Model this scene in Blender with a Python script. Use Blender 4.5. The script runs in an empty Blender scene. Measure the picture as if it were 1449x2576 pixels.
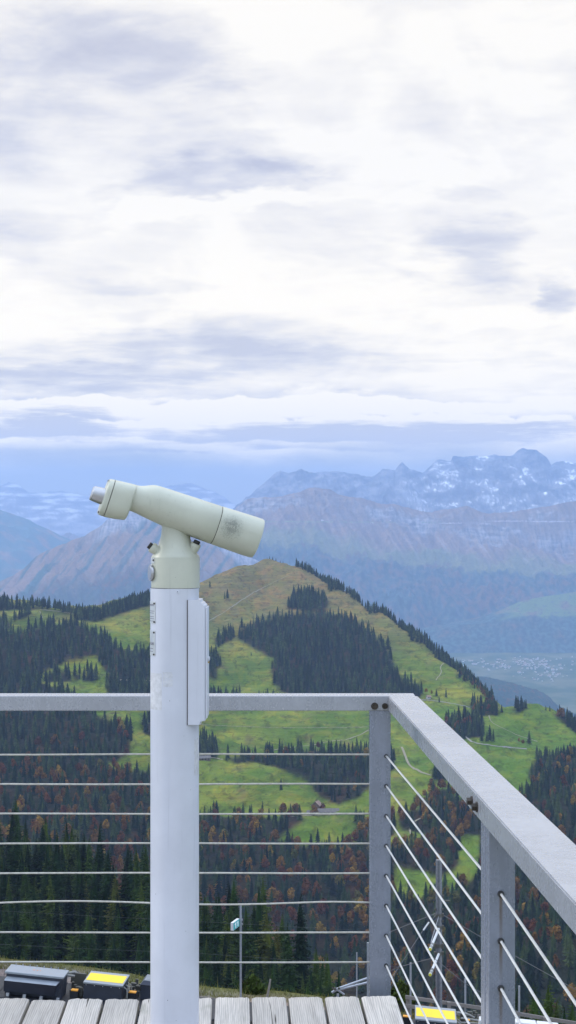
import bpy, bmesh, math, random
import numpy as np
from mathutils import Vector, Matrix

random.seed(7)
RNG = np.random.default_rng(11)
R = math.radians
SC = bpy.context.scene
COL = SC.collection

# ------------------------------------------------------------------ survey
# Survey of the place: bearings are read on a 1449 x 2576 grid (F = focal length in grid
# units, CX / HY = straight ahead and the horizon), the eye stands ZC above the deck boards.
F, CX, HY, ZC = 4402.0, 724.5, 1308.1, 1.74


def at(x, y, Y):
    return Vector(((x - CX) / F * Y, Y, ZC - (y - HY) / F * Y))


# ------------------------------------------------------------------ object helpers
def tag(o, label=None, cat=None, group=None, kind=None):
    if label: o['label'] = label
    if cat: o['category'] = cat
    if group: o['group'] = group
    if kind: o['kind'] = kind
    return o


def empty(name, loc=(0, 0, 0), label=None, cat=None, group=None, rot=None):
    o = bpy.data.objects.new(name, None)
    COL.objects.link(o)
    o.location = loc
    o.empty_display_size = 0.1
    if rot is not None: o.rotation_euler = rot
    return tag(o, label, cat, group)


def link_mesh(name, me, parent=None):
    o = bpy.data.objects.new(name, me)
    COL.objects.link(o)
    if parent: o.parent = parent
    return o


class MB:
    """collects shapes, builds ONE mesh object"""
    def __init__(self):
        self.v, self.f, self.m = [], [], []

    def add(self, vs, fs, mi=0):
        b = len(self.v)
        self.v += [tuple(p) for p in vs]
        self.f += [tuple(b + i for i in f) for f in fs]
        self.m += [mi] * len(fs)
        return self

    def hexa(self, p, mi=0):
        return self.add(p, [(3, 2, 1, 0), (4, 5, 6, 7), (0, 1, 5, 4), (1, 2, 6, 5), (2, 3, 7, 6), (3, 0, 4, 7)], mi)

    def box(self, x0, x1, y0, y1, z0, z1, mi=0, b=0.0):
        if b <= 0:
            return self.hexa([(x0, y0, z0), (x1, y0, z0), (x1, y1, z0), (x0, y1, z0),
                              (x0, y0, z1), (x1, y0, z1), (x1, y1, z1), (x0, y1, z1)], mi)
        bm = bmesh.new()
        vs = [bm.verts.new(p) for p in [(x0, y0, z0), (x1, y0, z0), (x1, y1, z0), (x0, y1, z0),
                                        (x0, y0, z1), (x1, y0, z1), (x1, y1, z1), (x0, y1, z1)]]
        for f in [(3, 2, 1, 0), (4, 5, 6, 7), (0, 1, 5, 4), (1, 2, 6, 5), (2, 3, 7, 6), (3, 0, 4, 7)]:
            bm.faces.new([vs[i] for i in f])
        bmesh.ops.bevel(bm, geom=list(bm.edges), offset=b, segments=2, affect='EDGES', profile=0.6)
        self.bm(bm, mi)
        return self

    def bm(self, bm, mi=0):
        bm.verts.index_update()
        self.add([v.co[:] for v in bm.verts], [[v.index for v in f.verts] for f in bm.faces], mi)
        bm.free()

    def tube(self, p0, p1, r0, r1=None, n=16, mi=0, caps=True):
        p0, p1 = Vector(p0), Vector(p1)
        r1 = r0 if r1 is None else r1
        d = (p1 - p0).normalized()
        u = d.orthogonal().normalized(); w = d.cross(u)
        vs = []
        for p, r in ((p0, r0), (p1, r1)):
            for i in range(n):
                a = 2 * math.pi * i / n
                vs.append(p + (u * math.cos(a) + w * math.sin(a)) * r)
        fs = [(i, (i + 1) % n, n + (i + 1) % n, n + i) for i in range(n)]
        if caps: fs += [tuple(reversed(range(n))), tuple(range(n, 2 * n))]
        return self.add(vs, fs, mi)

    def path(self, pts, r, n=8, mi=0):
        pts = [Vector(p) for p in pts]
        vs, fs = [], []
        u = None
        for i, p in enumerate(pts):
            d = (pts[min(i + 1, len(pts) - 1)] - pts[max(i - 1, 0)]).normalized()
            u = d.orthogonal().normalized() if u is None else (u - d * u.dot(d)).normalized()
            w = d.cross(u)
            rr = r[i] if isinstance(r, (list, tuple)) else r
            for k in range(n):
                a = 2 * math.pi * k / n
                vs.append(p + (u * math.cos(a) + w * math.sin(a)) * rr)
        for i in range(len(pts) - 1):
            for k in range(n):
                fs.append((i * n + k, i * n + (k + 1) % n, (i + 1) * n + (k + 1) % n, (i + 1) * n + k))
        fs += [tuple(reversed(range(n))), tuple(range((len(pts) - 1) * n, len(pts) * n))]
        return self.add(vs, fs, mi)

    def loft(self, rings, mi=0, caps=True):
        n = len(rings[0]); vs, fs = [], []
        for r in rings: vs += list(r)
        for i in range(len(rings) - 1):
            for k in range(n):
                fs.append((i * n + k, i * n + (k + 1) % n, (i + 1) * n + (k + 1) % n, (i + 1) * n + k))
        if caps: fs += [tuple(reversed(range(n))), tuple(range((len(rings) - 1) * n, len(rings) * n))]
        return self.add(vs, fs, mi)

    def lathe(self, prof, c=(0, 0), n=48, mi=0, caps=True):
        return self.loft([[(c[0] + r * math.cos(2 * math.pi * k / n), c[1] + r * math.sin(2 * math.pi * k / n), z)
                           for k in range(n)] for r, z in prof], mi, caps)

    def hexbolt(self, p, axis, r, h, mi=0):
        p, axis = Vector(p), Vector(axis).normalized()
        self.tube(p, p + axis * h * 0.28, r * 1.28, n=24, mi=mi)
        return self.tube(p + axis * h * 0.28, p + axis * h, r, r * 0.97, n=6, mi=mi)

    def build(self, name, mats, parent=None, smooth=False, angle=35):
        me = bpy.data.meshes.new(name)
        me.from_pydata(self.v, [], self.f)
        for m in (mats if isinstance(mats, (list, tuple)) else [mats]): me.materials.append(m)
        me.polygons.foreach_set('material_index', self.m)
        bm = bmesh.new(); bm.from_mesh(me)
        bmesh.ops.recalc_face_normals(bm, faces=bm.faces)
        bm.to_mesh(me); bm.free()
        if smooth:
            me.polygons.foreach_set('use_smooth', [True] * len(me.polygons))
            me.set_sharp_from_angle(angle=R(angle))
        me.update()
        return link_mesh(name, me, parent)


# ------------------------------------------------------------------ material helpers
def nodes_of(m):
    m.use_nodes = True
    return m.node_tree.nodes, m.node_tree.links


def ramp(nd, stops):
    r = nd.new('ShaderNodeValToRGB')
    e = r.color_ramp.elements
    while len(e) < len(stops): e.new(0.5)
    for el, (p, c) in zip(e, stops):
        el.position = p
        el.color = (*c, 1) if len(c) == 3 else c
    return r


def noise(nd, lk, vec, scale, detail=4, rough=0.55, dist=0.0):
    n = nd.new('ShaderNodeTexNoise')
    n.inputs['Scale'].default_value = scale; n.inputs['Detail'].default_value = detail
    n.inputs['Roughness'].default_value = rough; n.inputs['Distortion'].default_value = dist
    if vec is not None: lk.new(vec, n.inputs['Vector'])
    return n


def math_(nd, lk, op, a, b=None, c=None, clamp=False):
    n = nd.new('ShaderNodeMath'); n.operation = op; n.use_clamp = clamp
    for i, v in enumerate((a, b, c)):
        if v is None: continue
        if isinstance(v, (int, float)): n.inputs[i].default_value = v
        else: lk.new(v, n.inputs[i])
    return n.outputs[0]


def mapr(nd, lk, v, a, b, c=0.0, d=1.0, smooth=True):
    n = nd.new('ShaderNodeMapRange')
    n.interpolation_type = 'SMOOTHSTEP' if smooth else 'LINEAR'
    n.clamp = True
    lk.new(v, n.inputs[0])
    for i, x in zip((1, 2, 3, 4), (a, b, c, d)): n.inputs[i].default_value = x
    return n.outputs[0]


def mixc(nd, lk, f, a, b, mode='MIX'):
    n = nd.new('ShaderNodeMix'); n.data_type = 'RGBA'; n.blend_type = mode
    for s, v in ((0, f), (6, a), (7, b)):
        if isinstance(v, (int, float)): n.inputs[s].default_value = v
        elif isinstance(v, tuple): n.inputs[s].default_value = (*v, 1)
        else: lk.new(v, n.inputs[s])
    return n.outputs[2]


def paint(name, col, rough=0.45, metal=0.0, var=0.06, scale=8.0, bump=0.0, bscale=200.0, spec=0.5, dirt=None, chips=None):
    m = bpy.data.materials.new(name); nd, lk = nodes_of(m); b = nd['Principled BSDF']
    tc = nd.new('ShaderNodeTexCoord')
    n = noise(nd, lk, tc.outputs['Object'], scale, 6, 0.6)
    lo = tuple(c * (1 - var) for c in col); hi = tuple(min(1, c * (1 + var)) for c in col)
    c = mixc(nd, lk, mapr(nd, lk, n.outputs[0], 0.3, 0.7), lo, hi)
    if dirt:
        n2 = noise(nd, lk, tc.outputs['Object'], dirt[1], 8, 0.7)
        c = mixc(nd, lk, mapr(nd, lk, n2.outputs[0], dirt[2], dirt[2] + 0.12), c, dirt[0])
    if chips:
        # small chips and run-down streaks in the enamel
        n4 = noise(nd, lk, tc.outputs['Object'], chips[0], 5, 0.7); n5 = noise(nd, lk, tc.outputs['Object'], 7, 3, 0.5)
        gate = mapr(nd, lk, n5.outputs[0], 0.48, 0.62)
        c = mixc(nd, lk, math_(nd, lk, 'MULTIPLY', mapr(nd, lk, n4.outputs[0], chips[1], chips[1] + 0.03, 0, 0.8), gate), c, (0.10, 0.095, 0.08))
        mp = nd.new('ShaderNodeMapping'); mp.inputs['Scale'].default_value = (70, 70, 2.5); lk.new(tc.outputs['Object'], mp.inputs[0])
        n6 = noise(nd, lk, mp.outputs[0], 1.0, 4, 0.6)
        c = mixc(nd, lk, mapr(nd, lk, n6.outputs[0], 0.58, 0.74, 0, 0.35), c, tuple(x * 0.72 for x in col))
    lk.new(c, b.inputs['Base Color'])
    b.inputs['Metallic'].default_value = metal
    b.inputs['Specular IOR Level'].default_value = spec
    rn = mapr(nd, lk, n.outputs[0], 0.3, 0.7, rough * 0.88, rough * 1.12)
    lk.new(rn, b.inputs['Roughness'])
    if bump:
        n3 = noise(nd, lk, tc.outputs['Object'], bscale, 3, 0.5)
        bp = nd.new('ShaderNodeBump'); bp.inputs['Strength'].default_value = bump; bp.inputs['Distance'].default_value = 0.001
        lk.new(n3.outputs[0], bp.inputs['Height']); lk.new(bp.outputs[0], b.inputs['Normal'])
    return m


def galvanised(name, col=(0.40, 0.42, 0.47), stains=None):
    m = bpy.data.materials.new(name); nd, lk = nodes_of(m); b = nd['Principled BSDF']
    tc = nd.new('ShaderNodeTexCoord'); P = tc.outputs['Object']
    vo = nd.new('ShaderNodeTexVoronoi'); vo.inputs['Scale'].default_value = 110
    w = noise(nd, lk, P, 30, 3)
    vm = nd.new('ShaderNodeVectorMath'); vm.operation = 'MULTIPLY_ADD'
    lk.new(w.outputs['Color'], vm.inputs[0]); vm.inputs[1].default_value = (0.02,) * 3; lk.new(P, vm.inputs[2])
    lk.new(vm.outputs[0], vo.inputs['Vector'])
    sp = nd.new('ShaderNodeSeparateColor'); lk.new(vo.outputs['Color'], sp.inputs[0])
    big = noise(nd, lk, P, 6, 5, 0.65)
    mp = nd.new('ShaderNodeMapping'); mp.inputs['Scale'].default_value = (50, 50, 5); lk.new(P, mp.inputs[0])
    st = noise(nd, lk, mp.outputs[0], 1.0, 4, 0.6)
    f = math_(nd, lk, 'ADD', math_(nd, lk, 'MULTIPLY', sp.outputs[0], 0.09), math_(nd, lk, 'MULTIPLY', big.outputs[0], 0.62))
    f = math_(nd, lk, 'ADD', f, math_(nd, lk, 'MULTIPLY', st.outputs[0], 0.4))
    lo = tuple(c * 0.86 for c in col); hi = tuple(c * 1.15 for c in col)
    c = mixc(nd, lk, mapr(nd, lk, f, 0.35, 0.85), lo, hi)
    fl = noise(nd, lk, P, 420, 2, 0.5)
    c = mixc(nd, lk, mapr(nd, lk, fl.outputs[0], 0.66, 0.74, 0, 0.03), c, tuple(c_ * 1.6 for c_ in col))
    if stains:
        # rust that ran down from each cable hole (shape of its own: a narrow ragged drip)
        sx = nd.new('ShaderNodeSeparateXYZ'); lk.new(P, sx.inputs[0])
        tot = None
        for (hx, hz, ln) in stains:
            wob = noise(nd, lk, mp.outputs[0], 0.6, 3)
            dx = math_(nd, lk, 'ABSOLUTE', math_(nd, lk, 'ADD', math_(nd, lk, 'SUBTRACT', sx.outputs[0], hx),
                                                 math_(nd, lk, 'MULTIPLY_ADD', wob.outputs[0], 0.006, -0.003)))
            g = mapr(nd, lk, dx, 0.001, 0.0062, 1, 0)
            dz = math_(nd, lk, 'SUBTRACT', hz, sx.outputs[2])
            g = math_(nd, lk, 'MULTIPLY', g, mapr(nd, lk, dz, 0.0, ln, 1, 0))
            g = math_(nd, lk, 'MULTIPLY', g, mapr(nd, lk, dz, -0.006, 0.0, 0, 1))
            tot = g if tot is None else math_(nd, lk, 'ADD', tot, g)
        c = mixc(nd, lk, math_(nd, lk, 'MULTIPLY', tot, 0.75, clamp=True), c, (0.10, 0.055, 0.018))
    lk.new(c, b.inputs['Base Color'])
    b.inputs['Metallic'].default_value = 0.2
    lk.new(mapr(nd, lk, f, 0.3, 0.9, 0.30, 0.22), b.inputs['Roughness'])
    b.inputs['Specular IOR Level'].default_value = 0.8
    bp = nd.new('ShaderNodeBump'); bp.inputs['Strength'].default_value = 0.02; bp.inputs['Distance'].default_value = 0.001
    lk.new(big.outputs[0], bp.inputs['Height']); lk.new(bp.outputs[0], b.inputs['Normal'])
    return m


def weathered_wood(name, base=(0.36, 0.345, 0.33)):
    m = bpy.data.materials.new(name); nd, lk = nodes_of(m); b = nd['Principled BSDF']
    tc = nd.new('ShaderNodeTexCoord'); ge = nd.new('ShaderNodeNewGeometry')
    rnd = ge.outputs['Random Per Island']
    cx = nd.new('ShaderNodeCombineXYZ')
    for i, k in enumerate((37.0, 91.0, 13.0)): lk.new(math_(nd, lk, 'MULTIPLY', rnd, k), cx.inputs[i])
    ad = nd.new('ShaderNodeVectorMath'); ad.operation = 'ADD'
    lk.new(tc.outputs['Object'], ad.inputs[0]); lk.new(cx.outputs[0], ad.inputs[1])
    P = ad.outputs[0]
    def sc(v):
        mp = nd.new('ShaderNodeMapping'); mp.inputs['Scale'].default_value = v; lk.new(P, mp.inputs[0]); return mp.outputs[0]
    # year rings: wave warped by a slow noise, stretched along the board
    wv = nd.new('ShaderNodeTexWave'); wv.wave_type = 'BANDS'; wv.bands_direction = 'X'
    wv.inputs['Scale'].default_value = 42; wv.inputs['Distortion'].default_value = 9; wv.inputs['Detail'].default_value = 3
    wv.inputs['Detail Scale'].default_value = 0.6
    lk.new(sc((1, 0.09, 1)), wv.inputs['Vector'])
    fine = noise(nd, lk, sc((260, 6, 60)), 1.0, 5, 0.65)
    mid = noise(nd, lk, sc((40, 2.2, 20)), 1.0, 4, 0.6)
    crack = noise(nd, lk, sc((75, 1.6, 40)), 1.0, 2, 0.5, 0.4)
    big = noise(nd, lk, sc((9, 3, 6)), 1.0, 4)
    g = math_(nd, lk, 'ADD', math_(nd, lk, 'MULTIPLY', wv.outputs[0], 0.16), math_(nd, lk, 'MULTIPLY', fine.outputs[0], 0.62))
    g = math_(nd, lk, 'ADD', g, math_(nd, lk, 'MULTIPLY', mid.outputs[0], 0.4))
    c = mixc(nd, lk, mapr(nd, lk, g, 0.32, 0.82), tuple(x * 0.64 for x in base), tuple(min(1, x * 1.28) for x in base))
    tone = mapr(nd, lk, rnd, 0, 1, 0.78, 1.16, False)
    hs = nd.new('ShaderNodeHueSaturation'); lk.new(c, hs.inputs['Color']); lk.new(tone, hs.inputs['Value'])
    c = mixc(nd, lk, mapr(nd, lk, crack.outputs[0], 0.70, 0.74), hs.outputs[0], (0.035, 0.03, 0.025))
    c = mixc(nd, lk, mapr(nd, lk, big.outputs[0], 0.60, 0.72, 0, 0.35), c, (0.19, 0.19, 0.12))
    kn = nd.new('ShaderNodeTexVoronoi'); kn.inputs['Scale'].default_value = 1.0; lk.new(sc((5, 2.2, 3)), kn.inputs['Vector'])
    c = mixc(nd, lk, mapr(nd, lk, kn.outputs['Distance'], 0.05, 0.10, 0.75, 0), c, (0.10, 0.085, 0.07))
    lk.new(c, b.inputs['Base Color']); b.inputs['Roughness'].default_value = 0.85
    b.inputs['Specular IOR Level'].default_value = 0.25
    hgt = math_(nd, lk, 'SUBTRACT', g, math_(nd, lk, 'MULTIPLY', mapr(nd, lk, crack.outputs[0], 0.68, 0.74), 1.5))
    bp = nd.new('ShaderNodeBump'); bp.inputs['Strength'].default_value = 0.5; bp.inputs['Distance'].default_value = 0.002
    lk.new(hgt, bp.inputs['Height']); lk.new(bp.outputs[0], b.inputs['Normal'])
    return m


def vcol_material(name, rough=0.95, var=0.22, scale=0.03, stretch=(1, 1, 1), spec=0.15, bump=0.0, bdist=1.0, fine=0.4):
    m = bpy.data.materials.new(name); nd, lk = nodes_of(m); b = nd['Principled BSDF']
    a = nd.new('ShaderNodeAttribute'); a.attribute_name = 'Col'
    tc = nd.new('ShaderNodeTexCoord')
    mp = nd.new('ShaderNodeMapping'); mp.inputs['Scale'].default_value = stretch; lk.new(tc.outputs['Object'], mp.inputs[0])
    n = noise(nd, lk, mp.outputs[0], scale, 8, 0.7)
    n2 = noise(nd, lk, mp.outputs[0], fine, 5, 0.65)
    f = math_(nd, lk, 'ADD', math_(nd, lk, 'MULTIPLY', n.outputs[0], 0.6), math_(nd, lk, 'MULTIPLY', n2.outputs[0], 0.4))
    v = mapr(nd, lk, f, 0.3, 0.7, 1 - var, 1 + var)
    hs = nd.new('ShaderNodeHueSaturation'); lk.new(a.outputs['Color'], hs.inputs['Color']); lk.new(v, hs.inputs['Value'])
    lk.new(hs.outputs[0], b.inputs['Base Color'])
    b.inputs['Roughness'].default_value = rough; b.inputs['Specular IOR Level'].default_value = spec
    if bump:
        bp = nd.new('ShaderNodeBump'); bp.inputs['Strength'].default_value = bump; bp.inputs['Distance'].default_value = bdist
        lk.new(f, bp.inputs['Height']); lk.new(bp.outputs[0], b.inputs['Normal'])
    return m


def meadow_material(name):
    """grass: the cover colour broken up by tussocks, drier streaks and grazing steps that follow the contour, plus painted-in shading"""
    m = bpy.data.materials.new(name); nd, lk = nodes_of(m); b = nd['Principled BSDF']
    a = nd.new('ShaderNodeAttribute'); a.attribute_name = 'Col'
    tc = nd.new('ShaderNodeTexCoord')
    def sc(v):
        mp = nd.new('ShaderNodeMapping'); mp.inputs['Scale'].default_value = v; lk.new(tc.outputs['Object'], mp.inputs[0]); return mp.outputs[0]
    n1 = noise(nd, lk, sc((0.028, 0.011, 0.05)), 1.0, 7, 0.68, 0.8)
    n2 = noise(nd, lk, sc((0.09, 0.030, 0.15)), 1.0, 6, 0.7, 0.5)
    n3 = noise(nd, lk, sc((0.016, 0.012, 0.6)), 1.0, 5, 0.6, 0.4)
    c = mixc(nd, lk, mapr(nd, lk, n1.outputs[0], 0.47, 0.60, 0, 0.9), a.outputs['Color'], (1.45, 1.12, 1.0), 'MULTIPLY')
    c = mixc(nd, lk, mapr(nd, lk, n2.outputs[0], 0.50, 0.64, 0, 0.85), c, (0.50, 0.47, 0.55), 'MULTIPLY')  # dark patches also paint the shading of folds into the grass colour
    c = mixc(nd, lk, mapr(nd, lk, n3.outputs[0], 0.50, 0.62, 0, 0.5), c, (0.66, 0.60, 0.66), 'MULTIPLY')
    c = mixc(nd, lk, mapr(nd, lk, n3.outputs[0], 0.46, 0.36, 0, 0.45), c, (1.35, 1.32, 1.0), 'MULTIPLY')
    lk.new(c, b.inputs['Base Color']); b.inputs['Roughness'].default_value = 0.95; b.inputs['Specular IOR Level'].default_value = 0.1
    h = math_(nd, lk, 'ADD', math_(nd, lk, 'MULTIPLY', n1.outputs[0], 6.0), math_(nd, lk, 'ADD', math_(nd, lk, 'MULTIPLY', n2.outputs[0], 2.5), math_(nd, lk, 'MULTIPLY', n3.outputs[0], 3.0)))
    bp = nd.new('ShaderNodeBump'); bp.inputs['Strength'].default_value = 0.8; bp.inputs['Distance'].default_value = 1.6
    lk.new(h, bp.inputs['Height']); lk.new(bp.outputs[0], b.inputs['Normal'])
    return m


def leaf_material(name, stops, var=0.25, scale=0.5):
    """foliage; each tree gets its own tone from 'tint' (one mesh of many) or from the object's random number"""
    m = bpy.data.materials.new(name); nd, lk = nodes_of(m); b = nd['Principled BSDF']
    a = nd.new('ShaderNodeAttribute'); a.attribute_name = 'tint'
    oi = nd.new('ShaderNodeObjectInfo')
    r = math_(nd, lk, 'FRACT', math_(nd, lk, 'ADD', a.outputs['Fac'], oi.outputs['Random']))
    rp = ramp(nd, stops); lk.new(r, rp.inputs[0])
    ge = nd.new('ShaderNodeNewGeometry')
    n = noise(nd, lk, ge.outputs['Position'], scale, 4, 0.6)
    v = math_(nd, lk, 'MULTIPLY', mapr(nd, lk, n.outputs[0], 0.3, 0.7, 1 - var, 1 + var),
              mapr(nd, lk, ge.outputs['Random Per Island'], 0, 1, 0.75, 1.3, False))
    hs = nd.new('ShaderNodeHueSaturation'); lk.new(rp.outputs[0], hs.inputs['Color']); lk.new(v, hs.inputs['Value'])
    lk.new(hs.outputs[0], b.inputs['Base Color'])
    b.inputs['Roughness'].default_value = 0.8; b.inputs['Specular IOR Level'].default_value = 0.12
    return m


# ------------------------------------------------------------------ numpy noise
_P = np.random.default_rng(3).permutation(512).astype(np.int64)
_P = np.concatenate([_P, _P, _P])
_G = np.random.default_rng(4).uniform(0, 2 * np.pi, 512)
_GX, _GY = np.cos(_G), np.sin(_G)


def perlin(x, y, seed=0):
    x = np.asarray(x, float) + seed * 17.31; y = np.asarray(y, float) + seed * 9.77
    xi = np.floor(x).astype(np.int64); yi = np.floor(y).astype(np.int64)
    xf, yf = x - xi, y - yi
    u = xf * xf * xf * (xf * (xf * 6 - 15) + 10); v = yf * yf * yf * (yf * (yf * 6 - 15) + 10)
    def g(ix, iy, dx, dy):
        h = _P[(_P[ix & 511] + (iy & 511)) & 511]
        return _GX[h] * dx + _GY[h] * dy
    a = g(xi, yi, xf, yf); b = g(xi + 1, yi, xf - 1, yf); c = g(xi, yi + 1, xf, yf - 1); d = g(xi + 1, yi + 1, xf - 1, yf - 1)
    return ((a + (b - a) * u) + ((c + (d - c) * u) - (a + (b - a) * u)) * v) * 1.45


def fbm(x, y, o=5, seed=0, gain=0.5, lac=2.03):
    x = np.asarray(x, float) + 37.7; y = np.asarray(y, float) + 61.3
    s = np.zeros(np.broadcast(x, y).shape); a = 1.0; t = 0
    for i in range(o):
        s += a * perlin(x * lac ** i, y * lac ** i, seed + i); t += a; a *= gain
    return s / t


def ridged(x, y, o=5, seed=0, gain=0.5):
    s = np.zeros(np.broadcast(x, y).shape); a = 1.0; t = 0
    for i in range(o):
        s += a * (1 - np.abs(perlin(x * 2.05 ** i, y * 2.05 ** i, seed + i)) * 2); t += a; a *= gain
    return s / t


def sstep(a, b, x):
    t = np.clip((x - a) / (b - a), 0, 1)
    return t * t * (3 - 2 * t)


def grid_mesh(name, X, Y, Z, mat, colr=None, kind='structure'):
    nr, nc = X.shape; Z = np.maximum(Z, -1250.0)
    me = bpy.data.meshes.new(name)
    co = np.stack([X, Y, Z], -1).reshape(-1, 3)
    i = np.arange(nr * nc).reshape(nr, nc)
    q = np.stack([i[:-1, :-1], i[:-1, 1:], i[1:, 1:], i[1:, :-1]], -1).reshape(-1, 4)
    make_mesh(me, co, q)
    me.polygons.foreach_set('use_smooth', np.ones(len(q), bool))
    if colr is not None:
        at_ = me.color_attributes.new('Col', 'FLOAT_COLOR', 'POINT')
        at_.data.foreach_set('color', np.concatenate([colr.reshape(-1, 3), np.ones((nr * nc, 1))], 1).astype(np.float32).ravel())
    me.materials.append(mat); me.update()
    o = link_mesh(name, me)
    o['kind'] = kind
    return o


def make_mesh(me, co, faces):
    n, k = faces.shape
    me.vertices.add(len(co)); me.vertices.foreach_set('co', co.astype(np.float32).ravel())
    me.loops.add(n * k); me.loops.foreach_set('vertex_index', faces.astype(np.int32).ravel())
    me.polygons.add(n); me.polygons.foreach_set('loop_start', (np.arange(n) * k).astype(np.int32))
    me.polygons.foreach_set('loop_total', np.full(n, k, np.int32))
    me.update(calc_edges=True)


# ------------------------------------------------------------------ camera, light, sky
cam_d = bpy.data.cameras.new('camera'); cam = bpy.data.objects.new('camera', cam_d); COL.objects.link(cam)
cam.location = (0, 0, ZC); cam.rotation_euler = (R(90), 0, 0)
cam_d.sensor_fit = 'VERTICAL'; cam_d.sensor_height = 36.0; cam_d.lens = 36.0 * F / 2576.0
cam_d.shift_y = (1288 - HY) / 2576.0 * -1.0
cam_d.clip_start = 0.05; cam_d.clip_end = 120000
SC.camera = cam

SUN_AZ, SUN_EL = R(-74), R(30)      # azimuth from straight ahead (+Y), negative = to the left
sd = bpy.data.lights.new('sun', 'SUN'); sd.energy = 1.5; sd.angle = R(10); sd.color = (1.0, 0.95, 0.87)
so = bpy.data.objects.new('sun', sd); COL.objects.link(so)
sun_dir = Vector((math.sin(SUN_AZ) * math.cos(SUN_EL), math.cos(SUN_AZ) * math.cos(SUN_EL), math.sin(SUN_EL)))
so.rotation_euler = sun_dir.to_track_quat('Z', 'Y').to_euler()

W = bpy.data.worlds.new('World'); SC.world = W; W.use_nodes = True
nd, lk = W.node_tree.nodes, W.node_tree.links
bg = nd['Background']
sky = nd.new('ShaderNodeTexSky'); sky.sky_type = 'NISHITA'; sky.sun_disc = False
sky.sun_elevation = SUN_EL; sky.sun_rotation = SUN_AZ; sky.altitude = 1600; sky.air_density = 1.2; sky.dust_density = 2.0
tc = nd.new('ShaderNodeTexCoord'); D = tc.outputs['Generated']
sx = nd.new('ShaderNodeSeparateXYZ'); lk.new(D, sx.inputs[0])
yc = math_(nd, lk, 'MAXIMUM', sx.outputs[1], 0.08)
u0 = math_(nd, lk, 'DIVIDE', sx.outputs[0], yc)
v0 = math_(nd, lk, 'DIVIDE', sx.outputs[2], yc)
# cloud deck seen in perspective
zc = math_(nd, lk, 'ADD', math_(nd, lk, 'MAXIMUM', sx.outputs[2], 0.0), 0.055)
px = math_(nd, lk, 'DIVIDE', sx.outputs[0], zc); py = math_(nd, lk, 'DIVIDE', sx.outputs[1], zc)
cv = nd.new('ShaderNodeCombineXYZ'); lk.new(px, cv.inputs[0]); lk.new(py, cv.inputs[1])
deckn = noise(nd, lk, cv.outputs[0], 1.1, 7, 0.58, 0.6)
deckf = noise(nd, lk, cv.outputs[0], 4.5, 6, 0.6, 0.3)
# warp for the single clouds
uv = nd.new('ShaderNodeCombineXYZ'); lk.new(u0, uv.inputs[0]); lk.new(v0, uv.inputs[1])
wm = nd.new('ShaderNodeMapping'); wm.inputs['Scale'].default_value = (7, 22, 1); lk.new(uv.outputs[0], wm.inputs[0])
wn = noise(nd, lk, wm.outputs[0], 1.0, 7, 0.6)
wsp = nd.new('ShaderNodeSeparateColor'); lk.new(wn.outputs['Color'], wsp.inputs[0])
u1 = math_(nd, lk, 'ADD', u0, math_(nd, lk, 'MULTIPLY_ADD', wsp.outputs[0], 0.20, -0.10))
wamp = mapr(nd, lk, v0, 0.03, 0.17, 0.012, 0.075, False)
v1 = math_(nd, lk, 'ADD', v0, math_(nd, lk, 'MULTIPLY', math_(nd, lk, 'SUBTRACT', wsp.outputs[1], 0.5), wamp))
clouds = [(520, 1072, 1300, 66, .78), (1200, 1085, 620, 40, .3), (1150, 1010, 700, 60, .14), (60, 210, 640, 250, 0.53), (300, 120, 420, 150, 0.19), (530, 465, 300, 75, 0.53), (640, 405, 230, 80, 0.33), (420, 430, 160, 60, 0.21),
          (300, 690, 250, 36, 0.26), (60, 545, 260, 50, 0.17), (20, 610, 130, 70, 0.21), (960, 610, 380, 90, 0.19), (1165, 640, 190, 90, 0.43), (1425, 735, 110, 70, 0.67),
          (1165, 495, 110, 50, 0.26), (1200, 220, 420, 140, 0.15), (150, 905, 760, 70, 0.46), (120, 948, 620, 46, 0.63), (640, 865, 560, 62, 0.31), (800, 905, 420, 50, 0.30), (1250, 900, 300, 40, 0.23),
          (60, 1040, 260, 44, 0.72), (170, 1075, 300, 26, 0.51), (640, 1080, 420, 26, 0.51), (1000, 1070, 360, 26, 0.46), (1280, 1088, 330, 40, 0.79), (300, 985, 420, 22, 0.26), (850, 1100, 500, 18, 0.53),
          (640, 1035, 460, 24, -0.79), (230, 1012, 190, 14, -0.70), (180, 1110, 240, 9, -0.88), (560, 1132, 260, 11, -0.79), (830, 990, 90, 30, -0.53), (1330, 1030, 300, 30, -0.44), (560, 540, 380, 34, -0.30), (1250, 790, 260, 44, -0.30)]
g = None
for (bx, by, rx, ry, am) in clouds:
    a = math_(nd, lk, 'MULTIPLY', math_(nd, lk, 'SUBTRACT', u1, (bx - CX) / F), F / rx)
    b = math_(nd, lk, 'MULTIPLY', math_(nd, lk, 'SUBTRACT', v1, (HY - by) / F), F / ry)
    d2 = math_(nd, lk, 'ADD', math_(nd, lk, 'MULTIPLY', a, a), math_(nd, lk, 'MULTIPLY', b, b))
    k = mapr(nd, lk, d2, 0.0, 1.0, am, 0.0)
    g = k if g is None else math_(nd, lk, 'ADD', g, k)
um = nd.new('ShaderNodeMapping'); um.inputs['Scale'].default_value = (11, 19, 1); lk.new(uv.outputs[0], um.inputs[0])
puff = noise(nd, lk, um.outputs[0], 1.0, 8, 0.55, 0.5)
tex = math_(nd, lk, 'ADD', mapr(nd, lk, deckn.outputs[0], 0.35, 0.68, -0.08, 0.14), mapr(nd, lk, deckf.outputs[0], 0.3, 0.7, -0.07, 0.08, False))
tex = math_(nd, lk, 'ADD', tex, mapr(nd, lk, puff.outputs[0], 0.36, 0.62, -0.12, 0.17))
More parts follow.
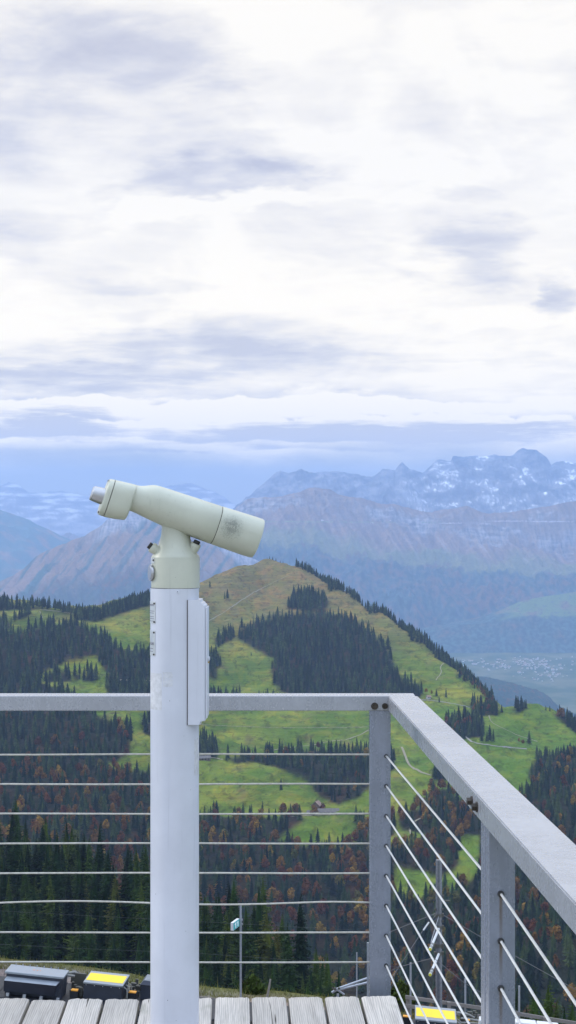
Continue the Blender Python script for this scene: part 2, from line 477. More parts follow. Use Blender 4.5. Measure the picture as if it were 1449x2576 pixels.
# banks of low cloud: a billowed bright top edge, greyer body under it
for (by, am, wob, th, sc_, seed, ua, ub) in ((1004, .95, .0065, .013, 9, 3.1, -.30, .10), (1048, .85, .0045, .010, 14, 7.7, -.12, .22), (1106, .70, .0022, .0042, 17, 11.3, -.30, .04), (1128, .60, .0030, .006, 12, 15.9, -.10, .06)):
    bc = nd.new('ShaderNodeCombineXYZ'); lk.new(math_(nd, lk, 'MULTIPLY', u0, sc_), bc.inputs[0]); bc.inputs[1].default_value = seed; lk.new(math_(nd, lk, 'MULTIPLY', v0, sc_ * 0.9), bc.inputs[2])
    bn = noise(nd, lk, bc.outputs[0], 1.6, 6, 0.55)
    d = math_(nd, lk, 'SUBTRACT', math_(nd, lk, 'MULTIPLY_ADD', math_(nd, lk, 'SUBTRACT', bn.outputs[0], 0.5), wob * 5, (HY - by) / F), v0)
    k = math_(nd, lk, 'MULTIPLY', mapr(nd, lk, d, -0.0005, 0.0016, 0, 1), mapr(nd, lk, d, th * 0.35, th * 1.9, 1, -0.35))
    k = math_(nd, lk, 'SUBTRACT', k, math_(nd, lk, 'MULTIPLY', mapr(nd, lk, d, -0.010, 0.0, 0, 0.35), mapr(nd, lk, d, -0.0005, 0.0016, 1, 0)))
    k = math_(nd, lk, 'MULTIPLY', k, mapr(nd, lk, d, th * 2.2, th * 3.4, 1, 0))
    k = math_(nd, lk, 'MULTIPLY', k, math_(nd, lk, 'MULTIPLY', mapr(nd, lk, u0, ua - .05, ua + .03), mapr(nd, lk, u0, ub - .04, ub + .04, 1, 0)))
    tex = math_(nd, lk, 'SUBTRACT', tex, math_(nd, lk, 'MULTIPLY', k, am))
front = mapr(nd, lk, sx.outputs[1], 0.1, 0.5)
g = math_(nd, lk, 'MULTIPLY', g, mapr(nd, lk, deckf.outputs[0], 0.3, 0.7, 0.75, 1.15))
g = math_(nd, lk, 'ADD', math_(nd, lk, 'MULTIPLY', g, front), tex)
g = math_(nd, lk, 'ADD', g, mapr(nd, lk, wsp.outputs[2], 0.3, 0.7, -0.12, 0.14, False), clamp=True)
cc = ramp(nd, [(0.0, (11.3, 10.7, 9.5)), (0.3, (9.7, 9.25, 8.6)), (0.65, (7.5, 7.35, 7.6)), (1.0, (5.9, 5.85, 6.6))])
lk.new(g, cc.inputs[0])
# far overcast low over the horizon, blue with distance
hb = math_(nd, lk, 'ADD', v0, math_(nd, lk, 'MULTIPLY_ADD', wsp.outputs[1], 0.034, -0.017))
hz = mapr(nd, lk, hb, 0.026, 0.046, 0.92, 0.0)
hz = math_(nd, lk, 'MULTIPLY', hz, front)
lowc = mixc(nd, lk, mapr(nd, lk, v0, 0.05, 0.22), (1.27, 1.18, 0.95), (1.0, 1.0, 1.0))
cloud = mixc(nd, lk, hz, mixc(nd, lk, 1.0, cc.outputs[0], lowc, 'MULTIPLY'), (3.2, 3.35, 2.7))
# an overcast sky is far brighter overhead than near the horizon
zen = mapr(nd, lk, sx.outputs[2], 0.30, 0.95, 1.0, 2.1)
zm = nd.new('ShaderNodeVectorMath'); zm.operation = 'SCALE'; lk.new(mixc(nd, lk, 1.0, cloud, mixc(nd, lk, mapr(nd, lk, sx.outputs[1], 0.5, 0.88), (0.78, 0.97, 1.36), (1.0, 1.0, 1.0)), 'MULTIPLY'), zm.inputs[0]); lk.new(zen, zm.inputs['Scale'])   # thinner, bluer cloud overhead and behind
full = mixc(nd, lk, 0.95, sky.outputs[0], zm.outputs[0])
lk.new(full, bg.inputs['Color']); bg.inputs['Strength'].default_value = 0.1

SC.render.engine = 'CYCLES'
SC.view_settings.view_transform = 'Standard'; SC.view_settings.look = 'None'
SC.view_settings.exposure = 0.0; SC.view_settings.gamma = 1.0
SC.cycles.max_bounces = 6; SC.cycles.diffuse_bounces = 3; SC.cycles.glossy_bounces = 3
SC.cycles.transparent_max_bounces = 4; SC.cycles.volume_bounces = 3
SC.cycles.use_denoising = True
SC.cycles.denoiser = 'OPENIMAGEDENOISE'
SC.cycles.denoising_input_passes = 'RGB_ALBEDO_NORMAL'
SC.cycles.denoising_prefilter = 'ACCURATE'
SC.cycles.sample_clamp_indirect = 6
SC.render.filter_size = 1.2 if hasattr(SC.render, 'filter_size') else 1.5

# ------------------------------------------------------------------ the near land (to 4.8 km)
# surveyed points: bearing x, height-bearing y, distance Y
CP = []
for x in (-300, 0, 350, 700, 1100, 1449, 1800):
    zg = lambda Y: -18.3 - 0.08 * (x - CX) / F * Y
    for Y, z in ((45, zg(45)), (60, zg(60)), (75, zg(75)), (112, -38.0), (190, -72.0)):
        CP.append((x, Y, HY - (z - ZC) / Y * F))
for x, e in ((-300, 700), (0, 650), (200, 610), (380, 560), (505, 530), (640, 500), (749, 480), (860, 430)):
    for Y in (300, 400, e * 0.85 + 30, e):
        z = -104 if Y == 300 else -128
        if Y <= e: CP.append((x, Y, HY - (z - ZC) / Y * F))
    CP.append((x, e + 260, HY + (330 if x > 300 else 270) / (e + 260) * F))
for x in (1000, 1200, 1449, 1800):
    for Y, z in ((300, -120), (420, -165), (700, -290)):
        CP.append((x, Y, HY - (z - ZC) / Y * F))
def cps(x, *yy):
    for y, Y in yy: CP.append((x, Y, y))
cps(-300, (2300, 1200), (2130, 1450), (2000, 1700), (1900, 1900), (1790, 2150), (1650, 2500), (1545, 2850), (1510, 3100), (1600, 3600), (1850, 4800))
cps(0, (2300, 1250), (2130, 1480), (2000, 1720), (1900, 1920), (1790, 2160), (1740, 2300), (1650, 2500), (1580, 2680), (1545, 2850), (1519, 3100), (1610, 3600), (1850, 4800))
cps(110, (1528, 3080), (1535, 2920), (1600, 2680), (1560, 3300))
cps(200, (2300, 1300), (2130, 1530), (2000, 1760), (1900, 1960), (1790, 2200), (1740, 2340), (1690, 2450), (1640, 2560), (1590, 2690), (1553, 2860), (1562, 2990), (1536, 3170), (1630, 3600), (1850, 4800))
cps(290, (1540, 2890), (1548, 3030), (1518, 3220), (1600, 3600))
cps(360, (2300, 1380), (2130, 1600), (2000, 1800), (1880, 2030), (1790, 2240), (1700, 2480), (1600, 2760), (1522, 2980), (1530, 3110), (1506, 3280), (1620, 3800), (1850, 4800))
cps(440, (1500, 3130), (1580, 2900), (1600, 3800))
cps(500, (2400, 1400), (2250, 1580), (2130, 1740), (2050, 1860), (1990, 1960), (1915, 2130), (1885, 2240), (1800, 2500), (1743, 2680), (1650, 2910), (1560, 3130), (1484, 3380), (1600, 4000), (1850, 4900))
cps(600, (1440, 3560), (1500, 3400), (1560, 3220), (1640, 2970), (1580, 4200), (1915, 2140), (1990, 1970), (2060, 1850))
cps(655, (1411, 3760), (1440, 3640), (1480, 3520), (1560, 3260), (1640, 3000), (1743, 2710), (1830, 2470), (1900, 2260), (1922, 2180), (2000, 1980), (2100, 1800), (2250, 1600), (2400, 1440), (1480, 4200), (1750, 5000))
cps(735, (1945, 2120), (2045, 1900), (1870, 2340))
cps(750, (1433, 3640), (1470, 3500), (1520, 3360), (1640, 3000), (1743, 2710), (1540, 4150), (1800, 5000))
cps(810, (2035, 1930), (2080, 1860), (1990, 2040))
cps(850, (1490, 3440), (1540, 3290), (1600, 3110), (1743, 2710), (1870, 2330), (1960, 2110), (2040, 1930), (2150, 1750), (2300, 1550), (2420, 1420), (1640, 4000), (1950, 5000))
cps(960, (1545, 3240), (1590, 3110), (1640, 2970), (1743, 2710), (1850, 2400), (1960, 2090), (2000, 2000), (2100, 1810), (2250, 1600), (2400, 1420), (1720, 3800))
cps(1050, (1605, 3080), (1690, 2850), (1743, 2700), (1790, 3700), (2000, 1980))
cps(1100, (1650, 2960), (1720, 2760), (1780, 2580), (1860, 2320), (1960, 2080), (2100, 1760), (2300, 1450), (2450, 1250), (1860, 3600))
cps(1170, (1703, 2870), (1760, 2670), (1830, 2420), (1930, 3500), (2200, 4800))
cps(1240, (1763, 2770), (1800, 2560), (1990, 3400), (2250, 4800))
cps(1215, (1808, 2480), (1850, 2340), (1890, 2230))
cps(1310, (1775, 2560), (1820, 2430), (1870, 2310), (1900, 2210), (1845, 2800), (2060, 3300), (2400, 4800))
cps(1400, (1795, 2560), (1840, 2420), (1890, 2270), (1880, 2800), (2100, 3300))
cps(1449, (1832, 2500), (1890, 2260), (1920, 2750), (2140, 3300), (2450, 4800), (1960, 2050), (2100, 1700), (2300, 1350), (2450, 1050))
cps(1600, (1940, 2400), (2000, 2100), (2150, 1650), (2350, 1250), (2060, 2800), (2250, 3400), (2500, 4800))
cps(1800, (2000, 2300), (2150, 1700), (2350, 1250), (2300, 3300), (2550, 4800))
cps(1250, (1950, 2090), (2100, 1750), (2250, 1480), (2420, 1200))
cps(1320, (1990, 1990), (2150, 1640), (2300, 1380), (2450, 1100))
cps(1180, (2000, 2020), (2150, 1690), (2300, 1440), (2420, 1260))
CP = np.array(CP, float)


def _uv(x, Y):
    return np.asarray(x, float) / 400.0, np.sqrt(np.asarray(Y, float)) / 5.5


def _tps(r2):
    return np.where(r2 > 1e-12, 0.5 * r2 * np.log(np.maximum(r2, 1e-12)), 0)


_cu, _cv = _uv(CP[:, 0], CP[:, 1])
_n = len(CP)
_K = _tps((_cu[:, None] - _cu) ** 2 + (_cv[:, None] - _cv) ** 2) + np.eye(_n) * 2e-4
_A = np.zeros((_n + 3, _n + 3)); _A[:_n, :_n] = _K
_A[:_n, _n] = 1; _A[:_n, _n + 1] = _cu; _A[:_n, _n + 2] = _cv; _A[_n:, :_n] = _A[:_n, _n:].T
_wt = np.linalg.solve(_A, np.concatenate([CP[:, 2], [0, 0, 0]]))


def land_y(x, Y):
    u, v = _uv(x, Y)
    sh = np.broadcast(u, v).shape
    u, v = np.broadcast_to(u, sh).ravel(), np.broadcast_to(v, sh).ravel()
    out = np.empty(u.size)
    for s in range(0, u.size, 40000):
        e = slice(s, s + 40000)
        k = _tps((u[e, None] - _cu) ** 2 + (v[e, None] - _cv) ** 2)
        out[e] = k @ _wt[:_n] + _wt[_n] + u[e] * _wt[_n + 1] + v[e] * _wt[_n + 2]
    return out.reshape(sh)


GX = np.linspace(-340, 1790, 360)
GY = np.linspace(math.sqrt(46), math.sqrt(4900), 620) ** 2
_gx, _gy = np.meshgrid(GX, GY)
LY = land_y(_gx, _gy)
LX = (_gx - CX) / F * _gy
LZ = ZC - (LY - HY) / F * _gy
_amp = sstep(600, 1500, _gy)
LZ += _amp * (fbm(LX / 190, _gy / 260, 4, 1) * 14.0 + fbm(LX / 62, _gy / 95, 4, 5) * 10.5 + ridged(LX / 70, _gy / 420, 4, 8) * 5.5 + fbm(LX / 22, _gy / 30, 3, 9) * 1.3)
LZ += sstep(78, 140, _gy) * (1 - _amp) * fbm(LX / 30, _gy / 30, 3, 2) * 1.5
# the levelled station yard
_yz = -18.3 - 0.08 * LX
_edge = 75.6 - 1.9 * sstep(-10, -2, LX) - 1.5 * sstep(1, 9, LX)
_k = sstep(0, 6, _gy - _edge)
LZ = np.where(_gy < 130, LZ * _k + _yz * (1 - _k), LZ)
LZ -= 4.0 * sstep(0.6, 5, _gy - _edge) * sstep(150, 95, _gy)
LY = HY - (LZ - ZC) / _gy * F


def _bil(A, x, Y):
    fx = np.clip((np.asarray(x, float) - GX[0]) / (GX[1] - GX[0]), 0, len(GX) - 1.001)
    s = (np.sqrt(np.asarray(Y, float)) - math.sqrt(46)) / (math.sqrt(GY[1]) - math.sqrt(GY[0]))
    fy = np.clip(s, 0, len(GY) - 1.001)
    ix, iy = fx.astype(int), fy.astype(int); a, b = fx - ix, fy - iy
    return (A[iy, ix] * (1 - a) * (1 - b) + A[iy, ix + 1] * a * (1 - b) + A[iy + 1, ix] * (1 - a) * b + A[iy + 1, ix + 1] * a * b)


def ground_z(x, Y): return _bil(LZ, x, Y)


def hit(x, y, y0=900.0):
    """first ground met along the bearing (x, y) beyond distance y0"""
    Ys = np.linspace(y0, 4400, 1400)
    ys = HY - (ground_z(np.full_like(Ys, x), Ys) - ZC) / Ys * F
    i = np.argmax(ys <= y)
    return float(Ys[i])


# --- land cover (maps of the woods, read as bearings of their ground)
WOODS = [
    # name, polygon, spacing (m), share of conifers
    ('upper_left', [(-130, 1596), (60, 1590), (100, 1578), (190, 1568), (225, 1585), (300, 1632), (390, 1645), (390, 1768), (280, 1766), (265, 1740), (272, 1695), (238, 1648), (160, 1668), (100, 1695), (105, 1718), (180, 1745), (195, 1772), (-130, 1775)], 9.6, 1.0),
    ('left_ridge', [(185, 1551), (250, 1545), (300, 1527), (345, 1513), (390, 1500), (390, 1520), (345, 1532), (300, 1546), (240, 1563), (188, 1560)], 8.0, 1.0),
    ('left_ridge', [(-130, 1508), (0, 1517), (60, 1525), (100, 1530), (200, 1541), (200, 1546), (100, 1535), (45, 1533), (-130, 1535)], 9.0, 1.0),
    ('left_ridge', [(-130, 1555), (18, 1555), (30, 1580), (0, 1600), (-130, 1600)], 9, 1.0),
    ('left_ridge', [(34, 1551), (72, 1541), (76, 1549), (36, 1561)], 8, 1.0),
    ('clearing', [(112, 1693), (170, 1690), (182, 1714), (112, 1718)], 9, 1.0),
    ('clearing', [(188, 1697), (205, 1697), (205, 1712), (188, 1712)], 7, 1.0),
    ('clearing', [(222, 1690), (246, 1690), (246, 1713), (206, 1716)], 7, 1.0),
    ('lower_left', [(-130, 1775), (200, 1775), (255, 1806), (300, 1822), (332, 1838), (328, 1893), (300, 1915), (240, 1925), (270, 1935), (-130, 1935)], 10.0, 0.94),
    ('valley_left', [(-130, 1930), (240, 1927), (390, 1945), (390, 2330), (-130, 2300)], 10.4, 0.68),
    ('pole_foot', [(357, 1818), (392, 1818), (392, 1856), (364, 1846)], 8, 1.0),
    ('hill_face', [(600, 1608), (612, 1574), (660, 1562), (700, 1550), (745, 1550), (765, 1542), (862, 1546), (890, 1560), (950, 1608), (978, 1642), (1002, 1692), (1018, 1716), (1056, 1724), (1060, 1758), (850, 1768), (742, 1762), (690, 1722), (680, 1678), (690, 1658), (640, 1632)], 10.2, 1.0),
    ('hill_face', [(726, 1516), (740, 1490), (790, 1486), (826, 1510), (822, 1538), (775, 1536), (728, 1530)], 8.0, 1.0),
    ('hill_foot', [(528, 1645), (553, 1640), (553, 1660), (545, 1706), (524, 1706)], 8.5, 1.0),
    ('hill_foot', [(540, 1606), (590, 1588), (590, 1606), (545, 1628)], 8.5, 1.0),
    ('hill_foot', [(520, 1750), (610, 1750), (612, 1772), (522, 1772)], 8.5, 1.0),
    ('hill_foot', [(648, 1762), (706, 1757), (712, 1772), (650, 1775)], 9, 1.0),
    ('hill_foot', [(1120, 1818), (1170, 1808), (1216, 1815), (1216, 1855), (1128, 1858)], 8.5, 0.9),
    ('hill_foot', [(1176, 1768), (1240, 1778), (1262, 1798), (1195, 1802)], 8.5, 0.9),
    ('hill_foot', [(1288, 1784), (1320, 1781), (1318, 1789), (1290, 1791)], 7, 1.0),
    ('right_slope', [(1390, 1795), (1452, 1848), (1560, 1905), (1560, 1880), (1440, 1815)], 9, 0.9),
    ('right_slope', [(1083, 1936), (1130, 1926), (1132, 1962), (1090, 1965)], 8, 1.0),
    ('right_slope', [(1148, 1948), (1186, 1936), (1186, 1974), (1150, 1980)], 8, 1.0),
    ('right_slope', [(1200, 1968), (1232, 1958), (1232, 1990), (1204, 1996)], 8, 1.0),
    ('right_slope', [(1085, 1988), (1120, 1985), (1205, 2050), (1205, 2100), (1160, 2102), (1150, 2180), (1112, 2203), (1093, 2200), (1000, 2182), (985, 2155), (990, 2122), (1040, 2120), (1093, 2104), (1010, 2087), (1000, 2044), (1060, 2034)], 10.2, 0.64),
    ('right_slope', [(985, 2266), (1085, 2254), (1110, 2243), (1160, 2242), (1208, 2184), (1208, 2055), (1300, 2014), (1335, 1990), (1332, 1935), (1352, 1908), (1449, 1893), (1620, 1903), (1620, 2620), (985, 2620)], 10.4, 0.82),
    ('middle_belt', [(503, 1858), (546, 1876), (546, 1908), (503, 1910)], 8, 1.0),
    ('middle_belt', [(565, 1908), (660, 1898), (722, 1896), (740, 1892), (790, 1888), (850, 1893), (940, 1888), (990, 1884), (990, 1936), (938, 1968), (902, 2008), (850, 2026), (800, 2000), (768, 1962), (735, 1948), (690, 1928), (640, 1916), (590, 1922)], 9.8, 0.93),
    ('farm_wood', [(503, 2046), (560, 2056), (640, 2052), (700, 2064), (708, 2046), (762, 2046), (764, 2062), (735, 2084), (700, 2114), (760, 2128), (800, 2132), (862, 2128), (902, 2116), (893, 2066), (990, 2056), (990, 2100), (940, 2130), (990, 2140), (990, 2520), (640, 2520), (495, 2330)], 10.4, 0.64),
]


def inpoly(poly, x, y):
    x = np.asarray(x, float); y = np.asarray(y, float)
    ins = np.zeros(x.shape, bool); j = len(poly) - 1
    for i in range(len(poly)):
        xi, yi = poly[i]; xj, yj = poly[j]
        c = ((yi > y) != (yj > y)) & (x < (xj - xi) * (y - yi) / (yj - yi + 1e-9) + xi)
        ins ^= c; j = i
    return ins


_far = _gy > 780
_col = np.zeros(LX.shape + (3,))
_n1 = fbm(LX / 140, _gy / 190, 5, 21); _n2 = fbm(LX / 28, _gy / 60, 5, 31); _n3 = fbm(LX / 60, LZ / 5.0 + _gy / 300, 3, 41)
_high = sstep(1720, 1480, LY + 50 * _n1) * sstep(420, 520, _gx) + 0.35 * sstep(1620, 1530, LY) * sstep(480, 400, _gx)
green = np.array([0.078, 0.135, 0.012]); lime = np.array([0.185, 0.215, 0.026]); straw = np.array([0.160, 0.128, 0.052]); brown = np.array([0.066, 0.050, 0.022])
def L3(a, b, t): return a + (b - a) * t[..., None]
_col[:] = L3(green * np.ones_like(_col), lime, sstep(-0.3, 0.45, _n1 + 0.5 * _n3))  # brighter lime patches also paint sunlit cloud gaps into the grass
_col = L3(_col, straw, np.clip(_high * (0.88 + 0.4 * _n2), 0, 1))
_col = L3(_col, straw, sstep(0.15, 0.6, _n2 + 0.4 * _n3) * 0.55)
_col = L3(_col, brown, sstep(0.28, 0.62, _n3 * 0.7 + _n2 * 0.6) * 0.55)
_right = sstep(980, 1120, _gx) * sstep(2800, 2500, _gy)
_col = L3(_col, np.array([0.074, 0.150, 0.014]), _right * 0.6)
_forest = np.zeros(LX.shape)
for nm, poly, sp_, cf in WOODS:
    _forest = np.maximum(_forest, (inpoly(poly, _gx, LY) & _far & (_gy < 3700)).astype(float))
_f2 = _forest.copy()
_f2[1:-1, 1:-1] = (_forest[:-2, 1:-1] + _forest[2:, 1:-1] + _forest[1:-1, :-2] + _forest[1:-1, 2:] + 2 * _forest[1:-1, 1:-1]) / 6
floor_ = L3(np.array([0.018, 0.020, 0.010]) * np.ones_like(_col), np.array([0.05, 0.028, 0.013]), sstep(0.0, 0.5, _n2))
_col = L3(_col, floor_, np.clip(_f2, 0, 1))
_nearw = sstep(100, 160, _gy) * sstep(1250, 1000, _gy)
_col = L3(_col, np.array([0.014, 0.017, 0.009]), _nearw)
gravel = np.array([0.15, 0.145, 0.14])
_k2 = sstep(-1.2, -0.4, _gy - _edge)
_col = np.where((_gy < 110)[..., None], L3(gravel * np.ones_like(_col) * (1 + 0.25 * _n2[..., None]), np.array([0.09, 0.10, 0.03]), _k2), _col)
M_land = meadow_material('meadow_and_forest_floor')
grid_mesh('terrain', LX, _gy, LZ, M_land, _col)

# the slope that carries the deck down to the yard (and the ground behind the viewer)
xs = np.linspace(-16, 16, 60); ys = np.concatenate([np.linspace(-14, 8, 14), np.linspace(9, 47, 40)])
_x, _y = np.meshgrid(xs, ys)
_z = -1.3 + (-17.2 - 0.08 * _x * 1.0 + 0) * sstep(7, 44, _y) + fbm(_x / 4, _y / 4, 3, 3) * 0.25 * sstep(46, 40, _y)
_c = np.ones(_x.shape + (3,)) * np.array([0.10, 0.125, 0.045])
grid_mesh('ground', _x, _y, _z, M_land, _c)

# --- tracks: ribbons laid on the land
M_track = paint('track_gravel', (0.23, 0.20, 0.135), 0.95, 0, 0.2, 0.3)
M_road = paint('track_asphalt', (0.21, 0.20, 0.17), 0.9, 0, 0.15, 0.3)


def ribbon(name, pts, width, mat, y0=1150.0, lift=0.45):
    P = []
    for (x, y) in pts: P.append((x, y))
    d = []
    for (xa, ya), (xb, yb) in zip(P[:-1], P[1:]):
        n = max(2, int(math.hypot(xb - xa, yb - ya) / 2.5))
        for i in range(n): d.append((xa + (xb - xa) * i / n, ya + (yb - ya) * i / n))
    d.append(P[-1])
    w = []
    for x, y in d:
        Y = hit(x, y, y0); w.append(Vector(((x - CX) / F * Y, Y, 0)))
    for _ in range(4):
        w = [w[0]] + [(w[i - 1] + w[i] * 2 + w[i + 1]) / 4 for i in range(1, len(w) - 1)] + [w[-1]]
    mb = MB(); vs = []
    for i, p in enumerate(w):
        t = (w[min(i + 1, len(w) - 1)] - w[max(i - 1, 0)]); t.normalize(); s = Vector((t.y, -t.x, 0))
        for k in (-1, 1):
            q = p + s * width / 2 * k
            xx = q.x / q.y * F + CX
            vs.append((q.x, q.y, float(ground_z(np.array(xx), np.array(q.y))) + lift))
    mb.add(vs, [(2 * i, 2 * i + 1, 2 * i + 3, 2 * i + 2) for i in range(len(w) - 1)])
    o = mb.build(name, mat); o['kind'] = 'structure'
    return o


ribbon('path', [(1010, 1880), (1013, 1886), (1020, 1903), (1026, 1920), (1034, 1930), (1060, 1945), (1085, 1951), (1112, 1951)], 2.59, M_track)
ribbon('path', [(1168, 1852), (1185, 1866), (1205, 1872), (1235, 1877), (1270, 1880), (1310, 1884), (1325, 1885)], 2.59, M_road)
ribbon('path', [(1060, 1761), (1085, 1763), (1110, 1766), (1140, 1771), (1165, 1776), (1182, 1781)], 2.88, M_road)
ribbon('path', [(1230, 1800), (1232, 1812), (1240, 1820), (1255, 1828), (1275, 1838), (1300, 1850), (1330, 1860), (1352, 1866)], 1.30, M_track)
ribbon('path', [(672, 1890), (710, 1885), (750, 1880), (790, 1874), (830, 1866), (870, 1862), (905, 1850), (928, 1838)], 1.87, M_track)
ribbon('path', [(503, 1823), (560, 1827), (640, 1830), (720, 1832), (800, 1832), (925, 1830)], 1.08, M_track)
ribbon('path', [(503, 1578), (530, 1560), (560, 1543), (600, 1516), (640, 1490), (690, 1465), (735, 1444)], 1.58, M_track)
ribbon('path', [(100, 1535), (140, 1538), (175, 1544), (215, 1551)], 1.58, M_track)
ribbon('path', [(100, 1538), (104, 1548), (107, 1556)], 1.44, M_track)
ribbon('path', [(1096, 1712), (1105, 1700), (1112, 1690), (1106, 1680), (1118, 1668)], 1.44, M_track)
ribbon('path', [(1034, 2100), (1030, 2085), (1042, 2068), (1058, 2060)], 2.16, M_track)
ribbon('path', [(300, 1712), (340, 1712), (390, 1714)], 1.80, M_track)
ribbon('path', [(720, 2056), (790, 2052), (850, 2050), (925, 2046)], 2.30, M_track)
ribbon('path', [(520, 1905), (545, 1908), (560, 1912)], 2.16, M_track)
# ------------------------------------------------------------------ the far land
def interp_poly(poly, x):
    p = np.array(poly, float)
    return np.interp(x, p[:, 0], p[:, 1])


def cloft(rows, nx, nt, x0=-170, x1=1620):
    """rows: [(polyline of (x, y), distance)] from crest to foot; returns X, Y, Z, x, y, t arrays"""
    x = np.linspace(x0, x1, nx)
    ys = np.array([interp_poly(p, x) for p, _ in rows]); Ds = np.array([d for _, d in rows], float)
    zs = ZC - (ys - HY) / F * Ds[:, None]
    k = np.linspace(0, len(rows) - 1, nt); i = np.minimum(k.astype(int), len(rows) - 2); f = (k - i)[:, None]
    D = Ds[i] * (1 - f[:, 0]) + Ds[i + 1] * f[:, 0]
    Z = zs[i] * (1 - f) + zs[i + 1] * f
    return np.broadcast_to((x - CX) / F, Z.shape) * D[:, None], np.broadcast_to(D[:, None], Z.shape).copy(), Z, np.broadcast_to(x, Z.shape), k


def back(X, Y, Z, drop, run, n=6):
    """the far side of a range, falling away behind its crest"""
    bx, by, bz = [], [], []
    for j in range(n, 0, -1):
        s = j / n
        by.append(Y[0] + run * s); bx.append(X[0] * (1 + run * s / Y[0])); bz.append(Z[0] - drop * s)
    return np.vstack([bx, X]), np.vstack([by, Y]), np.vstack([bz, Z])


def vstackc(c, n): return np.vstack([np.repeat(c[:1], n, 0), c])


rock = np.array([0.33, 0.31, 0.32]); dkrock = np.array([0.12, 0.115, 0.125]); turf = np.array([0.19, 0.125, 0.085])
wood = np.array([0.030, 0.058, 0.052]); rust = np.array([0.105, 0.05, 0.025]); alp = np.array([0.14, 0.19, 0.07]); snow = np.array([0.93, 0.93, 0.93])  # wood is lightened and blued, painting distance haze into the forest colour
M_far = vcol_material('far_slopes', 0.97, 0.22, 0.012, (1, 1, 1), 0.05, 0.0, 1.0, 0.05)

# --- snowy high range, 28 km
crest = [(-170, 1420), (540, 1330), (595, 1274), (631, 1244), (664, 1215), (690, 1192), (705, 1183), (724, 1189), (745, 1184), (759, 1181), (776, 1187), (794, 1191), (814, 1186), (840, 1186), (874, 1189), (905, 1195), (934, 1199), (950, 1191), (974, 1179), (985, 1182), (994, 1183), (1003, 1170), (1012, 1162), (1020, 1171), (1029, 1180), (1045, 1183), (1064, 1189), (1076, 1178), (1084, 1171), (1092, 1161), (1102, 1156), (1118, 1157), (1134, 1160), (1139, 1147), (1165, 1150), (1199, 1145), (1209, 1150), (1244, 1144), (1270, 1147), (1289, 1146), (1302, 1134), (1314, 1127), (1330, 1130), (1349, 1132), (1362, 1141), (1374, 1150), (1382, 1162), (1387, 1170), (1400, 1161), (1414, 1160), (1449, 1165), (1540, 1180), (1620, 1200)]
off = lambda p, d: [(x, y + d) for x, y in p]
X, Y, Z, xx, k = cloft([(crest, 28000), ([(x, y * 0.72 + 0.28 * 1215 + 18) for x, y in crest], 27300), ([(-170, 1450), (560, 1350), (700, 1262), (900, 1262), (1100, 1262), (1300, 1245), (1620, 1262)], 25600), ([(-170, 1480), (600, 1370), (1620, 1345)], 23500), ([(-170, 1520), (1620, 1430)], 21800)], 760, 190)
t = np.broadcast_to(k[:, None], X.shape)
en = sstep(0.02, 0.5, t) * sstep(4.0, 3.0, t)
Z = Z + en * (ridged(X / 800, Y / 1500, 6, 51, 0.6) * 270 - 130 + fbm(X / 240, Y / 500, 4, 57) * 70)
Z += (1 - sstep(0.0, 0.3, t)) * fbm(X / 160, X * 0 + 0.5, 5, 61, 0.65) * 26
yy = HY - (Z - ZC) / F * Y
gz = np.gradient(Z, axis=0) / np.gradient(Y, axis=0); gxz = np.gradient(Z, axis=1) / np.gradient(X, axis=1)
n1 = fbm((X + .6 * Z) / 420, (Z - .25 * X) / 170, 5, 71, .6); n2 = fbm((X - .5 * Z) / 90, (Z + .2 * X) / 60, 4, 75, .6); n3 = fbm(X / 1500, Y / 1500, 3, 79)
c = L3(dkrock * .45 * np.ones(X.shape + (3,)), rock * .75, sstep(-0.4, 0.5, n1 + 0.5 * n2))
c = L3(c, turf * 0.8, sstep(1235, 1290, yy + 30 * n3) * 0.55)
band = sstep(1225, 1165, yy + 25 * n3)
led = sstep(0.07, 0.02, np.abs(fbm((X + .3 * Z) / 420, (Z + .22 * X) / 95, 4, 77, .6))) * sstep(-0.15, 0.25, n1) * sstep(0.0, 0.3, n3 + .25 * sstep(900, 1100, xx))
sn = (0.15 + 0.85 * sstep(960, 1120, xx)) * sstep(0.50, 0.58, n1 * 0.75 + n2 * 0.65 + 0.34 * band + 0.25 * sstep(950, 1150, xx) - 0.44 + 0.12 * (gz < 0.4)) * band
sn = np.maximum(sn, 0.6 * led * sstep(1225, 1170, yy + 20 * n3) * sstep(960, 1080, xx))
for (ex, ey, rx, ry) in ((1190, 1176, 62, 17), (1112, 1186, 34, 12), (1428, 1182, 44, 26), (1330, 1136, 22, 7), (1080, 1200, 30, 9), (1235, 1158, 30, 7), (1170, 1155, 34, 7)):
    d = ((xx - ex) / rx) ** 2 + ((yy - ey) / ry) ** 2
    sn = np.maximum(sn, sstep(1.3, 1.0, d + 0.75 * n2 + 0.3 * n1))
c = L3(c, snow, np.clip(sn, 0, 1))
X, Y, Z = back(X, Y, Z, 1200, 3500)
grid_mesh('mountain', X, Y, Z, M_far, vstackc(c, 6))

